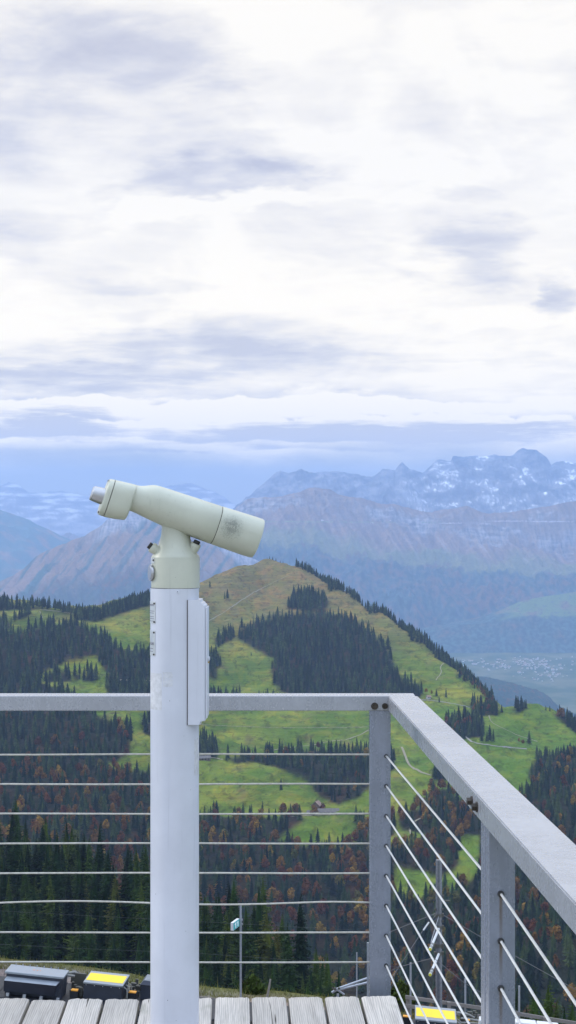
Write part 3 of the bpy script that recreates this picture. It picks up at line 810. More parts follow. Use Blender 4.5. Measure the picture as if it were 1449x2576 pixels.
# --- farthest pale peaks, 36 km, left
crest = [(-170, 1212), (-60, 1222), (0, 1222), (22, 1214), (40, 1216), (75, 1240), (110, 1238), (150, 1234), (200, 1245), (235, 1252), (260, 1252), (300, 1246), (340, 1238), (390, 1232), (430, 1221), (450, 1219), (480, 1214), (505, 1226), (540, 1236), (570, 1256), (620, 1290), (760, 1330), (1620, 1380)]
X, Y, Z, xx, k = cloft([(crest, 36000), ([(x, y * .7 + .3 * 1250 + 22) for x, y in crest], 35000), ([(-170, 1330), (1620, 1400)], 32500), ([(-170, 1440), (1620, 1450)], 30000)], 620, 110)
t = np.broadcast_to(k[:, None], X.shape)
Z = Z + sstep(0.03, 0.5, t) * (ridged(X / 1300, Y / 2000, 5, 81) * 230 - 110) + (1 - sstep(0, 0.3, t)) * fbm(X / 220, X * 0, 5, 83, 0.6) * 40
n1 = fbm(X / 500, Z / 90, 5, 85); yy = HY - (Z - ZC) / F * Y
c = L3(dkrock * np.ones(X.shape + (3,)), rock, sstep(-0.3, 0.4, n1))
c = L3(c, snow * .8, 0.45 * sstep(0.25, 0.42, n1 + 0.2 * sstep(1270, 1225, yy)) * sstep(1275, 1235, yy))
X, Y, Z = back(X, Y, Z, 1500, 4000)
grid_mesh('mountain', X, Y, Z, M_far, vstackc(c, 6))

# --- dark flank, 23 km, far left
crest = [(-170, 1255), (-50, 1268), (0, 1282), (60, 1302), (120, 1332), (200, 1368), (260, 1395), (400, 1440), (1620, 1700)]
X, Y, Z, xx, k = cloft([(crest, 23500), (off(crest, 60), 22600), ([(-170, 1480), (1620, 1800)], 20000), ([(-170, 1560), (1620, 1900)], 18500)], 420, 100)
t = np.broadcast_to(k[:, None], X.shape)
Z = Z + sstep(0.02, 0.5, t) * (ridged(X / 900, Y / 1500, 5, 91) * 150 - 70) + (1 - sstep(0, 0.3, t)) * fbm(X / 200, X * 0, 4, 93) * 22
n1 = fbm(X / 300, Y / 300, 5, 95)
c = L3(wood * 1.9 * np.ones(X.shape + (3,)), turf * 1.1, sstep(-0.1, 0.5, n1))
X, Y, Z = back(X, Y, Z, 900, 2500)
grid_mesh('mountain', X, Y, Z, M_far, vstackc(c, 6))

# --- long brown range with the cliff band, 19 km
crest = [(-170, 1620), (300, 1500), (440, 1420), (500, 1372), (560, 1322), (580, 1296), (591, 1281), (598, 1273), (605, 1268), (622, 1256), (650, 1252), (692, 1251), (724, 1244), (750, 1238), (775, 1229), (790, 1226), (812, 1228), (834, 1234), (850, 1243), (880, 1249), (925, 1257), (960, 1268), (1000, 1269), (1040, 1281), (1075, 1289), (1120, 1282), (1175, 1273), (1200, 1284), (1225, 1291), (1270, 1290), (1315, 1284), (1370, 1275), (1425, 1263), (1620, 1250)]
r1 = [(-170, 1640), (300, 1525), (480, 1420), (600, 1318), (660, 1292), (724, 1284), (800, 1284), (870, 1300), (950, 1326), (1050, 1346), (1200, 1352), (1330, 1374), (1449, 1400), (1620, 1410)]
r2 = [(-170, 1660), (300, 1550), (480, 1450), (560, 1405), (600, 1385), (660, 1372), (724, 1371), (800, 1386), (870, 1402), (940, 1415), (1060, 1421), (1120, 1440), (1300, 1440), (1449, 1450), (1620, 1450)]
r3 = [(-170, 1690), (480, 1510), (600, 1490), (900, 1500), (1100, 1520), (1300, 1530), (1620, 1530)]
r4 = [(-170, 1720), (600, 1640), (1620, 1634)]
X, Y, Z, xx, k = cloft([(crest, 19200), (r1, 18700), (r2, 17800), (r3, 17150), (r4, 16600)], 860, 300)
t = np.broadcast_to(k[:, None], X.shape)
Z = Z + sstep(0.02, 0.3, t) * sstep(4.0, 3.6, t) * (ridged(X / 420, Y / 900, 5, 101, 0.6) * 115 - 58 + fbm(X / 110, Y / 260, 4, 103) * 28)
Z += sstep(1.9, 2.1, t) * sstep(4.0, 3.8, t) * fbm(X / 24, Y / 24, 3, 107) * 7
Z += (1 - sstep(0.0, 0.25, t)) * fbm(X / 150, X * 0 + 2, 6, 105, 0.6) * 24
yy = HY - (Z - ZC) / F * Y
st = fbm(X / 26, Z / 240, 4, 111, 0.6); st2 = fbm(X / 200, Z / 34, 4, 113); n1 = fbm(X / 500, Y / 500, 5, 115); n2 = fbm(X / 60, Y / 90, 4, 117); gul = fbm((X + Z * .5) / 60, Z / 600, 4, 119)
c = L3(turf * 0.8 * np.ones(X.shape + (3,)), turf * 1.35, sstep(-0.4, 0.5, gul))
cl = sstep(0.05, 0.35, t + 0.25 * n2 + 0.3 * n1) * sstep(1.25, 0.6, t + 0.95 * n1 + 0.35 * st + 0.35 * n2)
c = L3(c, L3(dkrock * .6 * np.ones(c.shape), rock * 1.15, sstep(-0.5, 0.5, 0.7 * st + 0.6 * st2 + 0.5 * n2)), np.clip(cl * sstep(-0.45, 0.25, n1 + 0.15 + 0.5 * st2 + 0.25 * sstep(900, 1200, xx)), 0, 0.85))
c = L3(c, turf * (1.0 + 0.5 * gul[..., None]), 0.75 * sstep(0.12, -0.2, fbm(X / 1000, t * 1.4, 4, 127)) * sstep(1.4, 1.0, t))
c = L3(c, alp * 0.85, sstep(1.3, 1.75, t + 0.5 * n1) * 0.6)
c = L3(c, rock * 0.9, sstep(0.3, 0.55, gul) * sstep(0.8, 1.1, t) * sstep(1.8, 1.4, t) * 0.8)
wd = L3(L3(wood * 0.8 * np.ones(c.shape), wood * 1.8, sstep(-0.4, 0.4, n2)), rust * 1.3, sstep(-0.05, 0.5, n2 * 0.8 + n1 * 0.6 + 0.12 * sstep(3.6, 3.0, t)) * 0.75)
fo = sstep(1.82, 2.0, t + 0.42 * n1 + 0.22 * n2)
c = L3(c, wd, fo)
for (ex, ey, rx, ry, cc_) in ((770, 1384, 110, 14, alp * 1.25), (880, 1404, 62, 8, alp * 1.25), (915, 1398, 30, 6, alp * 1.1), (1090, 1430, 34, 8, alp * 1.0), (985, 1412, 30, 6, alp), (660, 1376, 60, 8, alp)):
    d = ((xx - ex) / rx) ** 2 + ((yy - ey - (xx - ex) * 0.12) / ry) ** 2
    c = L3(c, cc_, sstep(1.2, 0.8, d + 0.5 * n2))
for (ex, ey, rx, ry) in ((1133, 1456, 32, 15), (1222, 1492, 18, 10), (935, 1442, 6, 6), (1385, 1380, 60, 22), (1280, 1362, 60, 20)):
    d = ((xx - ex) / rx) ** 2 + ((yy - ey) / ry) ** 2
    c = L3(c, rock * 1.6, sstep(1.2, 0.7, d + 0.9 * np.abs(st) + 0.3 * n2) * 0.9)
for (ex, ey, rx, ry) in ((812, 1321, 5, 4), (795, 1277, 3, 2), (985, 1327, 4, 2), (846, 1328, 3, 2)):
    c = L3(c, snow, sstep(1.2, 0.6, ((xx - ex) / rx) ** 2 + ((yy - ey) / ry) ** 2 + 0.5 * n2))
X, Y, Z = back(X, Y, Z, 1000, 2500)
grid_mesh('mountain', X, Y, Z, M_far, vstackc(c, 6))

# --- the rocky pyramid at left, 16 km
crest = [(-170, 1490), (0, 1462), (30, 1449), (60, 1431), (90, 1401), (115, 1386), (140, 1376), (180, 1360), (214, 1348), (231, 1336), (255, 1322), (264, 1312), (272, 1304), (290, 1296), (310, 1290), (327, 1284), (350, 1276), (380, 1278), (430, 1292), (480, 1316), (540, 1352), (600, 1385), (700, 1440), (900, 1560), (1620, 1750)]
r1 = [(x, y + 30 + 22 * math.exp(-((x - 340) / 120) ** 2)) for x, y in crest]
r2 = [(-170, 1530), (0, 1508), (150, 1450), (350, 1420), (550, 1450), (800, 1560), (1620, 1800)]
X, Y, Z, xx, k = cloft([(crest, 16200), (r1, 15900), (r2, 15000), ([(-170, 1600), (300, 1540), (700, 1580), (1620, 1850)], 14200), ([(-170, 1680), (1620, 1900)], 13000)], 640, 220)
t = np.broadcast_to(k[:, None], X.shape)
Z = Z + sstep(0.03, 0.4, t) * (ridged((X + Y * 0.25) / 260, Y / 1100, 5, 121, 0.6) * 95 - 46 + fbm(X / 70, Y / 160, 4, 123) * 20) + (1 - sstep(0, 0.25, t)) * fbm(X / 70, X * 0, 5, 125, 0.6) * 12
yy = HY - (Z - ZC) / F * Y
st = fbm(X / 22, Z / 160, 4, 131, 0.6); st2 = fbm(X / 160, Z / 26, 4, 133); n1 = fbm(X / 300, Y / 300, 5, 135); n2 = fbm(X / 50, Y / 70, 4, 137); gul = fbm((X - Z * .55) / 70, Z / 700, 4, 139)
c = L3(turf * 1.1 * np.ones(X.shape + (3,)), wood * 1.4, sstep(-0.1, 0.35, gul + 0.35 * n1))
cl = sstep(1.05, 0.6, t + 0.35 * n1) * sstep(200, 280, xx)
c = L3(c, L3(dkrock * 1.2 * np.ones(c.shape), rock * 1.15, sstep(-0.45, 0.45, st + 0.5 * st2)), np.clip(cl, 0, 1))
c = L3(c, L3(wood * np.ones(c.shape), rust, sstep(0.0, 0.6, n2 + n1)), sstep(1.8, 2.5, t + 0.4 * n1 + 0.3 * n2) * 0.9)
X, Y, Z = back(X, Y, Z, 900, 2200)
grid_mesh('mountain', X, Y, Z, M_far, vstackc(c, 6))

# --- green spur on the right, 14.5 km
crest = [(-170, 1720), (900, 1660), (1000, 1612), (1060, 1580), (1120, 1570), (1180, 1556), (1230, 1546), (1270, 1530), (1300, 1516), (1340, 1506), (1380, 1499), (1415, 1495), (1449, 1488), (1620, 1462)]
r1 = [(-170, 1730), (900, 1668), (1000, 1622), (1060, 1592), (1180, 1572), (1240, 1562), (1300, 1552), (1400, 1548), (1620, 1540)]
X, Y, Z, xx, k = cloft([(crest, 16300), (r1, 16000), ([(-170, 1740), (900, 1690), (1000, 1655), (1620, 1644)], 15550)], 640, 90, 700, 1620)
t = np.broadcast_to(k[:, None], X.shape)
Z = Z + sstep(0.1, 0.6, t) * sstep(2.0, 1.7, t) * (fbm(X / 260, Y / 300, 4, 141) * 26 + fbm(X / 22, Y / 22, 3, 143) * 6 * sstep(0.9, 1.1, t))
n1 = fbm(X / 160, Y / 160, 5, 145); n2 = fbm(X / 40, Y / 40, 4, 147)
c = L3(alp * 0.8 * np.ones(X.shape + (3,)), turf * 0.9, sstep(0.0, 0.5, n1))
wd = L3(L3(wood * 0.8 * np.ones(c.shape), wood * 2.0, sstep(-0.3, 0.4, n2)), rust * 1.2, sstep(0.0, 0.5, n2 * .6 + 0.6 * n1) * 0.7)
c = L3(c, wd, np.maximum(sstep(0.95, 1.05, t + 0.2 * n1 + 0.1 * n2), sstep(0.2, 0.3, n2 + 0.3 * n1)))
c = L3(c, wd, sstep(1310, 1220, xx + 90 * n1))
X, Y, Z = back(X, Y, Z, 500, 1800)
grid_mesh('hill', X, Y, Z, M_far, vstackc(c, 6))

# --- valley floor
VX, VY = np.meshgrid(np.linspace(-6500, 6500, 420), np.linspace(4300, 17200, 380))
VZ = -1182 + fbm(VX / 700, VY / 700, 4, 151) * 14
VZ -= 0
n1 = fbm(VX / 240, VY / 500, 4, 153); n2 = fbm(VX / 70, VY / 130, 4, 155)
c = L3(np.array([0.045, 0.075, 0.03]) * np.ones(VX.shape + (3,)), np.array([0.12, 0.125, 0.065]), sstep(-0.3, 0.4, n1))
c = L3(c, wood * 1.6, sstep(0.40, 0.48, n2 + 0.3 * n1))
grid_mesh('valley_floor', VX, VY, VZ, M_far, c)

# --- wooded hill in the valley
crest = [(700, 1850), (1050, 1760), (1120, 1730), (1160, 1714), (1184, 1705), (1212, 1701), (1240, 1706), (1274, 1714), (1300, 1721), (1324, 1728), (1350, 1735), (1369, 1744), (1385, 1756), (1400, 1772), (1440, 1792), (1500, 1815), (1620, 1840)]
X, Y, Z, xx, k = cloft([(crest, 9600), (off(crest, 42), 9250), ([(x, 1850 + 0 * x) for x in (700, 1620)], 9000)], 460, 90, 900, 1620)
t = np.broadcast_to(k[:, None], X.shape)
Z = Z + fbm(X / 16, Y / 16, 3, 161) * 8 * sstep(0, 0.03, t + 0.02) + sstep(0.1, 0.5, t) * fbm(X / 120, Y / 160, 3, 163) * 22
n2 = fbm(X / 22, Y / 30, 4, 165); n1 = fbm(X / 150, Y / 150, 3, 167)
c = L3(wood * np.ones(X.shape + (3,)), rust * 1.05, sstep(0.05, 0.5, n2 + 0.5 * n1) * 0.8)
X, Y, Z = back(X, Y, Z, 300, 900)
grid_mesh('hill', X, Y, Z, M_far, vstackc(c, 6))

# --- houses of the valley town
M_wall_w = paint('house_render', (0.5, 0.49, 0.48), 0.8, 0, 0.1, 0.05)
M_roof_b = paint('roof_tiles', (0.26, 0.17, 0.13), 0.85, 0, 0.2, 0.2)
M_roof_g = paint('roof_grey', (0.36, 0.35, 0.34), 0.85, 0, 0.2, 0.2)
M_timber = paint('barn_timber', (0.15, 0.10, 0.07), 0.85, 0, 0.25, 0.4)


def house_mb(L, Wd, h, rise, over=0.6):
    """walls (0) and a gabled roof (1), ridge along x"""
    w = MB()
    w.box(-L / 2, L / 2, -Wd / 2, Wd / 2, -2.5, h)
    for s in (-1, 1):
        w.add([(s * L / 2, -Wd / 2, h), (s * L / 2, Wd / 2, h), (s * L / 2, 0, h + rise)], [(0, 1, 2)])
    r = MB()
    k = (Wd / 2 + over) / (Wd / 2)
    for s in (-1, 1):
        e = (s * Wd / 2 * k, h + rise - rise * k)
        p = [(-L / 2 - over, 0, h + rise), (L / 2 + over, 0, h + rise), (L / 2 + over, e[0], e[1]), (-L / 2 - over, e[0], e[1])]
        r.hexa([(a, b, c_ + 0.02) for a, b, c_ in p] + [(a, b, c_ + 0.28) for a, b, c_ in p])
    return w, r


TH = []
for (L, Wd, h, rs, rm) in ((13, 10, 7.5, 3.2, M_roof_b), (11, 9, 6, 3, M_roof_g), (18, 12, 10, 3, M_roof_b)):
    w, r = house_mb(L, Wd, h, rs)
    w.f += [tuple(i + len(w.v) for i in f) for f in r.f]; w.m += [1] * len(r.f); w.v += r.v
    o = w.build('house', [M_wall_w, rm]); TH.append(o)
HL = 'small pale house in the town on the far valley floor'
cnt = 0
while cnt < 170:
    q = random.random()
    if q < 0.62: x, y = random.gauss(1320, 70), random.gauss(1668, 9)
    elif q < 0.8: x, y = random.gauss(1370, 45), random.gauss(1700, 8)
    elif q < 0.92: x, y = random.uniform(1150, 1449), random.uniform(1655, 1690)
    else: x, y = random.uniform(1160, 1300), random.gauss(1668, 5)
    if not (1150 < x < 1446 and 1648 < y < 1722): continue
    if y > 1690 and x < 1290: continue
    Y = 1180 / (y - HY) * F
    src = random.choice(TH)
    if cnt < 3: o = TH[cnt]
    else: o = src.copy(); COL.objects.link(o)
    o.location = ((x - CX) / F * Y, Y, -1184 + random.uniform(-1, 1)); o.rotation_euler = (0, 0, random.uniform(0, math.pi))
    s = random.uniform(0.8, 1.25); o.scale = (s, s, s)
    tag(o, HL, 'house', 'houses of the valley town')
    cnt += 1

# --- the air: one even body of haze round camera and land
hzm = bpy.data.materials.new('air'); nd, lk = nodes_of(hzm)
for n in list(nd): nd.remove(n)
out = nd.new('ShaderNodeOutputMaterial'); pv = nd.new('ShaderNodeVolumePrincipled')
pv.inputs['Color'].default_value = (0.45, 0.63, 1.0, 1); pv.inputs['Density'].default_value = 3.8e-5; pv.inputs['Anisotropy'].default_value = 0.0
lk.new(pv.outputs[0], out.inputs['Volume'])
hb_ = MB().box(-13000, 13000, -400, 41500, -1320, 1190)
ho = hb_.build('haze', hzm); ho['kind'] = 'stuff'
# ------------------------------------------------------------------ trees
def arr(mb): return np.array(mb.v, float), mb.f


def spruce_near(seed, H=25.0, Rm=2.9):
    """crown of whorls of drooping, ragged boughs; trunk apart"""
    rd = random.Random(seed); vs, fs = [], []
    lean = (rd.uniform(-.02, .02), rd.uniform(-.02, .02))
    nw = 30; z0 = 0.06 + 0.06 * rd.random()
    for k in range(nw):
        u = k / (nw - 1)
        z = H * (z0 + (0.985 - z0) * u ** 0.92)
        rr = Rm * (1 - u) ** 0.78 * rd.uniform(0.78, 1.12) + 0.16
        if u < 0.12: rr *= 0.75 + 2 * u
        n = 11 if u < 0.6 else (8 if u < 0.85 else 5)
        a0 = rd.uniform(0, 6.28)
        for j in range(n):
            if rd.random() < 0.10: continue
            a = a0 + 2 * math.pi * (j + rd.uniform(-.3, .3)) / n
            r = rr * rd.uniform(0.62, 1.18)
            dr = r * rd.uniform(0.22, 0.55) * (1 - 0.5 * u)
            ca, sa = math.cos(a), math.sin(a)
            zz = z + rd.uniform(-.25, .25)
            def P(t, w, dz=0.0):
                rad = r * t
                drop = dr * (t ** 1.2) - 0.25 * r * max(0, t - 0.75)
                return (ca * rad - sa * w + lean[0] * zz, sa * rad + ca * w + lean[1] * zz, zz - drop + dz)
            wd = r * rd.uniform(0.20, 0.32) + 0.1
            # bough: three ragged leaflets and a hanging curtain below
            segs = 3
            for q in range(segs):
                t0, t1 = 0.12 + 0.88 * q / segs, 0.12 + 0.88 * (q + 1.25) / segs
                w0 = wd * (1 - 0.7 * q / segs) * rd.uniform(0.8, 1.2)
                b = len(vs)
                vs += [P(t0, 0), P((t0 + t1) / 2 + .06, w0, -0.12 * r * rd.random()), P(min(t1, 1.08), rd.uniform(-.2, .2) * wd, 0), P((t0 + t1) / 2 + .06, -w0, -0.12 * r * rd.random())]
                fs += [(b, b + 1, b + 2), (b, b + 2, b + 3)]
                b = len(vs)
                hang = rd.uniform(0.25, 0.6) * (0.4 + 0.25 * r)
                vs += [P(t0, 0), P(min(t1, 1.02), 0), P((t0 + t1) / 2, rd.uniform(-.3, .3) * wd, -hang)]
                fs += [(b, b + 1, b + 2)]
    # inner foliage shell, added to block light and darken the gaps between crowns
    rr_ = [(Rm * .50, H * .10), (Rm * .56, H * .2), (Rm * .40, H * .45), (Rm * .2, H * .75), (.02, H * .96)]
    for a in range(4):
        for j in range(7):
            b = len(vs); t0, t1 = j * .8976, (j + 1) * .8976
            for (r_, z_), tt in ((rr_[a], t0), (rr_[a], t1), (rr_[a + 1], t1), (rr_[a + 1], t0)):
                k_ = rd.uniform(.8, 1.15); vs.append((r_ * k_ * math.cos(tt), r_ * k_ * math.sin(tt), z_ + rd.uniform(-.4, .4)))
            fs += [(b, b + 1, b + 2), (b, b + 2, b + 3)]
    b = len(vs)
    vs += [(lean[0] * H, lean[1] * H, H + 0.5), (lean[0] * H + .1, lean[1] * H, H - 1), (lean[0] * H - .06, lean[1] * H + .09, H - 1), (lean[0] * H - .06, lean[1] * H - .09, H - 1)]
    fs += [(b, b + 1, b + 2), (b, b + 2, b + 3), (b, b + 3, b + 1)]
    tr = MB(); tr.lathe([(0.30, -1.5), (0.24, H * 0.3), (0.05, H * 0.92)], n=7)
    return vs, fs, tr


def spruce_far(seed, H=22.0, Rm=2.3, tiers=10, sp=8):
    rd = random.Random(seed); vs, fs = [], []
    for k in range(tiers):
        u = k / tiers
        zt = H * (0.10 + 0.90 * (u + 1.25 / tiers)); zb = H * (0.07 + 0.90 * u)
        r = Rm * (1 - u) ** 0.85 * rd.uniform(0.85, 1.12) + 0.12
        zt = min(zt, H)
        a0 = rd.uniform(0, 6.28); c = len(vs); vs.append((0, 0, zt))
        ring = []
        for j in range(sp * 2):
            a = a0 + math.pi * j / sp
            rr = r * (rd.uniform(0.85, 1.25) if j % 2 == 0 else rd.uniform(0.45, 0.62))
            ring.append(len(vs)); vs.append((rr * math.cos(a), rr * math.sin(a), zb + (0 if j % 2 == 0 else 0.35 * H / tiers) + rd.uniform(-.3, .3)))
        for j in range(sp * 2): fs.append((c, ring[j], ring[(j + 1) % (sp * 2)]))
    tr = MB(); tr.lathe([(0.26, -1.5), (0.2, H * 0.2)], n=5)
    return vs, fs, tr


def broadleaf(seed, H=15.0, Rw=4.2, leaves=520):
    rd = random.Random(seed); vs, fs = [], []
    lobes = []
    for i in range(8):
        a = rd.uniform(0, 6.28); q = rd.uniform(0.0, 0.62)
        lobes.append((Rw * q * math.cos(a), Rw * q * math.sin(a), H * (0.36 + 0.46 * rd.random() * (1.1 - q)), Rw * rd.uniform(0.42, 0.66), H * rd.uniform(0.13, 0.22)))
    lobes.append((0, 0, H * 0.78, Rw * 0.5, H * 0.2))
    for i in range(leaves):
        lx, ly, lz, lr, lh = rd.choice(lobes)
        th = rd.uniform(0, 6.28); ph = math.acos(rd.uniform(-0.75, 1)); q = rd.uniform(0.72, 1.05)
        p = Vector((lx + lr * q * math.sin(ph) * math.cos(th), ly + lr * q * math.sin(ph) * math.sin(th), lz + lh * q * math.cos(ph)))
        n = Vector((math.sin(ph) * math.cos(th), math.sin(ph) * math.sin(th), math.cos(ph) + 0.3)) + Vector((rd.uniform(-.7, .7), rd.uniform(-.7, .7), rd.uniform(-.7, .7)))
        n.normalize(); u = n.orthogonal().normalized(); w = n.cross(u); s = rd.uniform(0.42, 0.85)
        b = len(vs)
        vs += [p + u * s, p + w * s * rd.uniform(.6, 1), p - u * s * rd.uniform(.7, 1.1), p - w * s]
        fs += [(b, b + 1, b + 2), (b, b + 2, b + 3)]
    tr = MB()
    tr.path([(0, 0, -1.5), (0.1, 0, H * 0.25), (-0.1, 0.1, H * 0.6)], [0.32, 0.24, 0.1], n=6)
    for i in range(4):
        a = i * 1.6 + rd.random()
        tr.path([(0, 0, H * (0.25 + 0.07 * i)), (Rw * .3 * math.cos(a), Rw * .3 * math.sin(a), H * (0.42 + .06 * i)), (Rw * .55 * math.cos(a), Rw * .55 * math.sin(a), H * (0.55 + .06 * i))], [0.14, 0.09, 0.04], n=5)
    return [tuple(v) for v in vs], fs, tr


M_spruce = leaf_material('spruce_needles', [(0.0, (0.003, 0.009, 0.002)), (0.4, (0.008, 0.022, 0.004)), (0.75, (0.022, 0.044, 0.006)), (0.95, (0.042, 0.060, 0.007)), (1.0, (0.060, 0.058, 0.008))], 0.5, 0.35)
M_spruce_far = leaf_material('spruce_needles_far', [(0.0, (0.003, 0.008, 0.004)), (0.4, (0.008, 0.018, 0.007)), (0.75, (0.020, 0.037, 0.011)), (1.0, (0.040, 0.056, 0.016))], 0.4, 0.2)
M_beech = leaf_material('autumn_leaves', [(0.0, (0.060, 0.022, 0.010)), (0.2, (0.12, 0.038, 0.012)), (0.45, (0.105, 0.050, 0.014)), (0.7, (0.18, 0.085, 0.014)), (0.88, (0.25, 0.145, 0.020)), (1.0, (0.065, 0.075, 0.018))], 0.3, 0.3)
M_bark = paint('bark', (0.085, 0.07, 0.058), 0.95, 0, 0.3, 2.0)

PROTO = {'near': [], 'far': [], 'leaf': []}
for i in range(6): PROTO['near'].append(spruce_near(100 + i, 25, 3.7 + 0.3 * (i % 4)))
for i in range(5): PROTO['far'].append(spruce_far(200 + i, 22, 4.3 + 0.5 * (i % 3)))
for i in range(5): PROTO['leaf'].append(broadleaf(300 + i, 15, 4.4 + 0.35 * (i % 3), 640))
PM = {}


def proto_meshes(kind, i):
    if (kind, i) not in PM:
        vs, fs, tr = PROTO[kind][i]
        me = bpy.data.meshes.new('crown'); me.from_pydata([tuple(v) for v in vs], [], fs)
        me.materials.append({'near': M_spruce, 'far': M_spruce_far, 'leaf': M_beech}[kind])
        tm = bpy.data.meshes.new('trunk'); tm.from_pydata(tr.v, [], tr.f); tm.materials.append(M_bark)
        PM[(kind, i)] = (me, tm)
    return PM[(kind, i)]


# --- where each tree stands
TR = []      # dict per tree
def cand(Ymin, Ymax, s):
    rows = np.arange(Ymin, Ymax, s * 0.92)
    out = []
    for Y in rows:
        xs = np.arange((-130 - CX) / F * Y, (1590 - CX) / F * Y, s)
        xs = xs + RNG.uniform(-.42, .42, xs.size) * s; ys = Y + RNG.uniform(-.42, .42, xs.size) * s
        out.append(np.stack([xs, ys], 1))
    return np.concatenate(out)


CREST = {}
xs_ = np.arange(-140, 1600, 10.0)
for x in xs_:
    Ys = np.linspace(1500, 4300, 500)
    y = HY - (ground_z(np.full_like(Ys, x), Ys) - ZC) / Ys * F
    CREST[x] = Ys[int(np.argmin(y))]
crY = np.array([CREST[x] for x in xs_])
for nm, poly, sp_, cf in WOODS:
    c = cand(800, 3750, sp_ * (1.25 if sp_ > 9.1 else 1.08))
    x = c[:, 0] / c[:, 1] * F + CX
    z = ground_z(x, c[:, 1]); y = HY - (z - ZC) / c[:, 1] * F
    wx_, wy_ = fbm(c[:, 0] / 45, c[:, 1] / 60, 3, 201), fbm(c[:, 0] / 45, c[:, 1] / 60, 3, 211)
    thin = fbm(c[:, 0] / 26, c[:, 1] / 40, 3, 221) > -0.46
    ok = thin & inpoly(poly, x + 13 * wx_, y + 10 * wy_) & (c[:, 1] < np.interp(x, xs_, crY) + 60)
    for (X_, Y_), x_, y_, z_ in zip(c[ok], x[ok], y[ok], z[ok]):
        kind = 'far' if random.random() < cf else 'leaf'
        h = random.choice((random.uniform(9, 15), random.uniform(13, 20), random.uniform(16, 22))) if kind == 'far' else random.uniform(11, 17)
        if nm in ('hill_face', 'upper_left', 'left_ridge'): h *= 1.06
        TR.append(dict(k=kind, x=x_, X=X_, Y=Y_, z=z_, h=h, reg=nm))
# the line of spruces along the hill's right-hand ridge
ridge = [(745, 1432), (800, 1462), (850, 1490), (900, 1520), (960, 1546), (1010, 1580), (1050, 1608), (1100, 1650), (1140, 1680), (1170, 1704), (1210, 1735), (1240, 1764)]
for i in range(640):
    s = random.random() * (len(ridge) - 1); a = int(s); f = s - a
    x = ridge[a][0] + (ridge[a + 1][0] - ridge[a][0]) * f
    Yc = float(np.interp(x, xs_, crY))
    Y = Yc + random.uniform(-55, 40) if x < 1090 else Yc + random.uniform(-110, 40)
    z = float(ground_z(x, Y))
    kind = 'leaf' if (x > 1150 and random.random() < 0.4) else 'far'
    if 905 < x < 935 or 855 < x < 880:
        if random.random() < .6: continue
    TR.append(dict(k=kind, x=x, X=(x - CX) / F * Y, Y=Y, z=z, h=random.uniform(10, 20) if kind == 'far' else random.uniform(7, 11), reg='hill_ridge'))
for x, y, h in ((678, 1418, 9), (686, 1421, 9), (694, 1424, 8), (672, 1414, 7), (705, 1424, 7), (712, 1428, 6)):
    Y = float(np.interp(x, xs_, crY)) + 20
    TR.append(dict(k='far', x=x, X=(x - CX) / F * Y, Y=Y, z=float(ground_z(x, Y)), h=h, reg='hill_ridge'))
# lone trees
LONE = [(565, 1508, 16, 'far'), (572, 1507, 20, 'far'), (632, 1650, 7, 'far'), (961, 1632, 22, 'far'), (976, 1637, 27, 'far'), (540, 1660, 15, 'far'),
        (528, 1478, 14, 'far'), (1212, 1868, 20, 'far'), (1232, 1866, 23, 'far'), (1241, 1868, 18, 'far'), (1225, 1867, 15, 'far'), (1331, 1872, 19, 'far'), (1262, 1793, 12, 'far'),
        (1248, 1800, 13, 'far'), (1373, 1788, 8, 'far'), (1383, 1791, 9, 'far'), (790, 2052, 12, 'leaf'), (812, 2043, 11, 'leaf'), (540, 2045, 12, 'leaf'), (835, 2000, 22, 'far'),
        (707, 1990, 16, 'far'), (660, 2045, 14, 'far'), (930, 1930, 15, 'far'), (1105, 1768, 10, 'far'), (1098, 1752, 12, 'far'), (1122, 1756, 16, 'far'), (1306, 1872, 9, 'leaf'), (1316, 1874, 8, 'leaf'),
        (1165, 1850, 12, 'leaf'), (1152, 1838, 15, 'leaf'), (318, 1905, 11, 'leaf'), (300, 1850, 12, 'leaf'), (905, 1742, 12, 'far'), (1060, 1748, 22, 'far'), (1026, 1735, 24, 'far'), (1072, 1745, 9, 'leaf'), (1086, 1748, 8, 'leaf'),
        (757, 1752, 14, 'far'), (790, 1755, 15, 'far'), (822, 1756, 14, 'far')]
for x, y, h, kd in LONE:
    Y = hit(x, y)
    TR.append(dict(k=kd, x=x, X=(x - CX) / F * Y, Y=Y, z=float(ground_z(x, Y)), h=h, reg='lone'))
# the near wood below the deck
c = cand(330, 680, 8.2)
x = c[:, 0] / c[:, 1] * F + CX
edge = np.interp(x, [-130, 0, 200, 380, 505, 640, 749, 800, 870, 910, 915], [705, 655, 615, 565, 532, 505, 478, 440, 415, 395, 200])
ok = c[:, 1] < edge
for (X_, Y_), x_ in zip(c[ok], x[ok]):
    TR.append(dict(k='near', x=x_, X=X_, Y=Y_, z=float(ground_z(x_, Y_)), h=random.gauss(23, 4.0) * (1 if Y_ > 380 else .95), reg='near_wood'))
for x, top, Y, h in ((1300, 2478, 250, 15), (1345, 2470, 262, 17), (1380, 2462, 270, 18), (1325, 2520, 235, 14), (1420, 2520, 240, 14), (1440, 2508, 275, 16), (1400, 2505, 245, 14), (1360, 2520, 232, 13), (1285, 2530, 236, 12), (1010, 2480, 300, 16), (1030, 2462, 330, 18), (995, 2440, 320, 18), (1135, 2540, 240, 14), (1250, 2530, 260, 14)):
    z = ZC - (top - HY) / F * Y - h
    TR.append(dict(k='near', x=x, X=(x - CX) / F * Y, Y=Y, z=z, h=h, reg='near_right'))

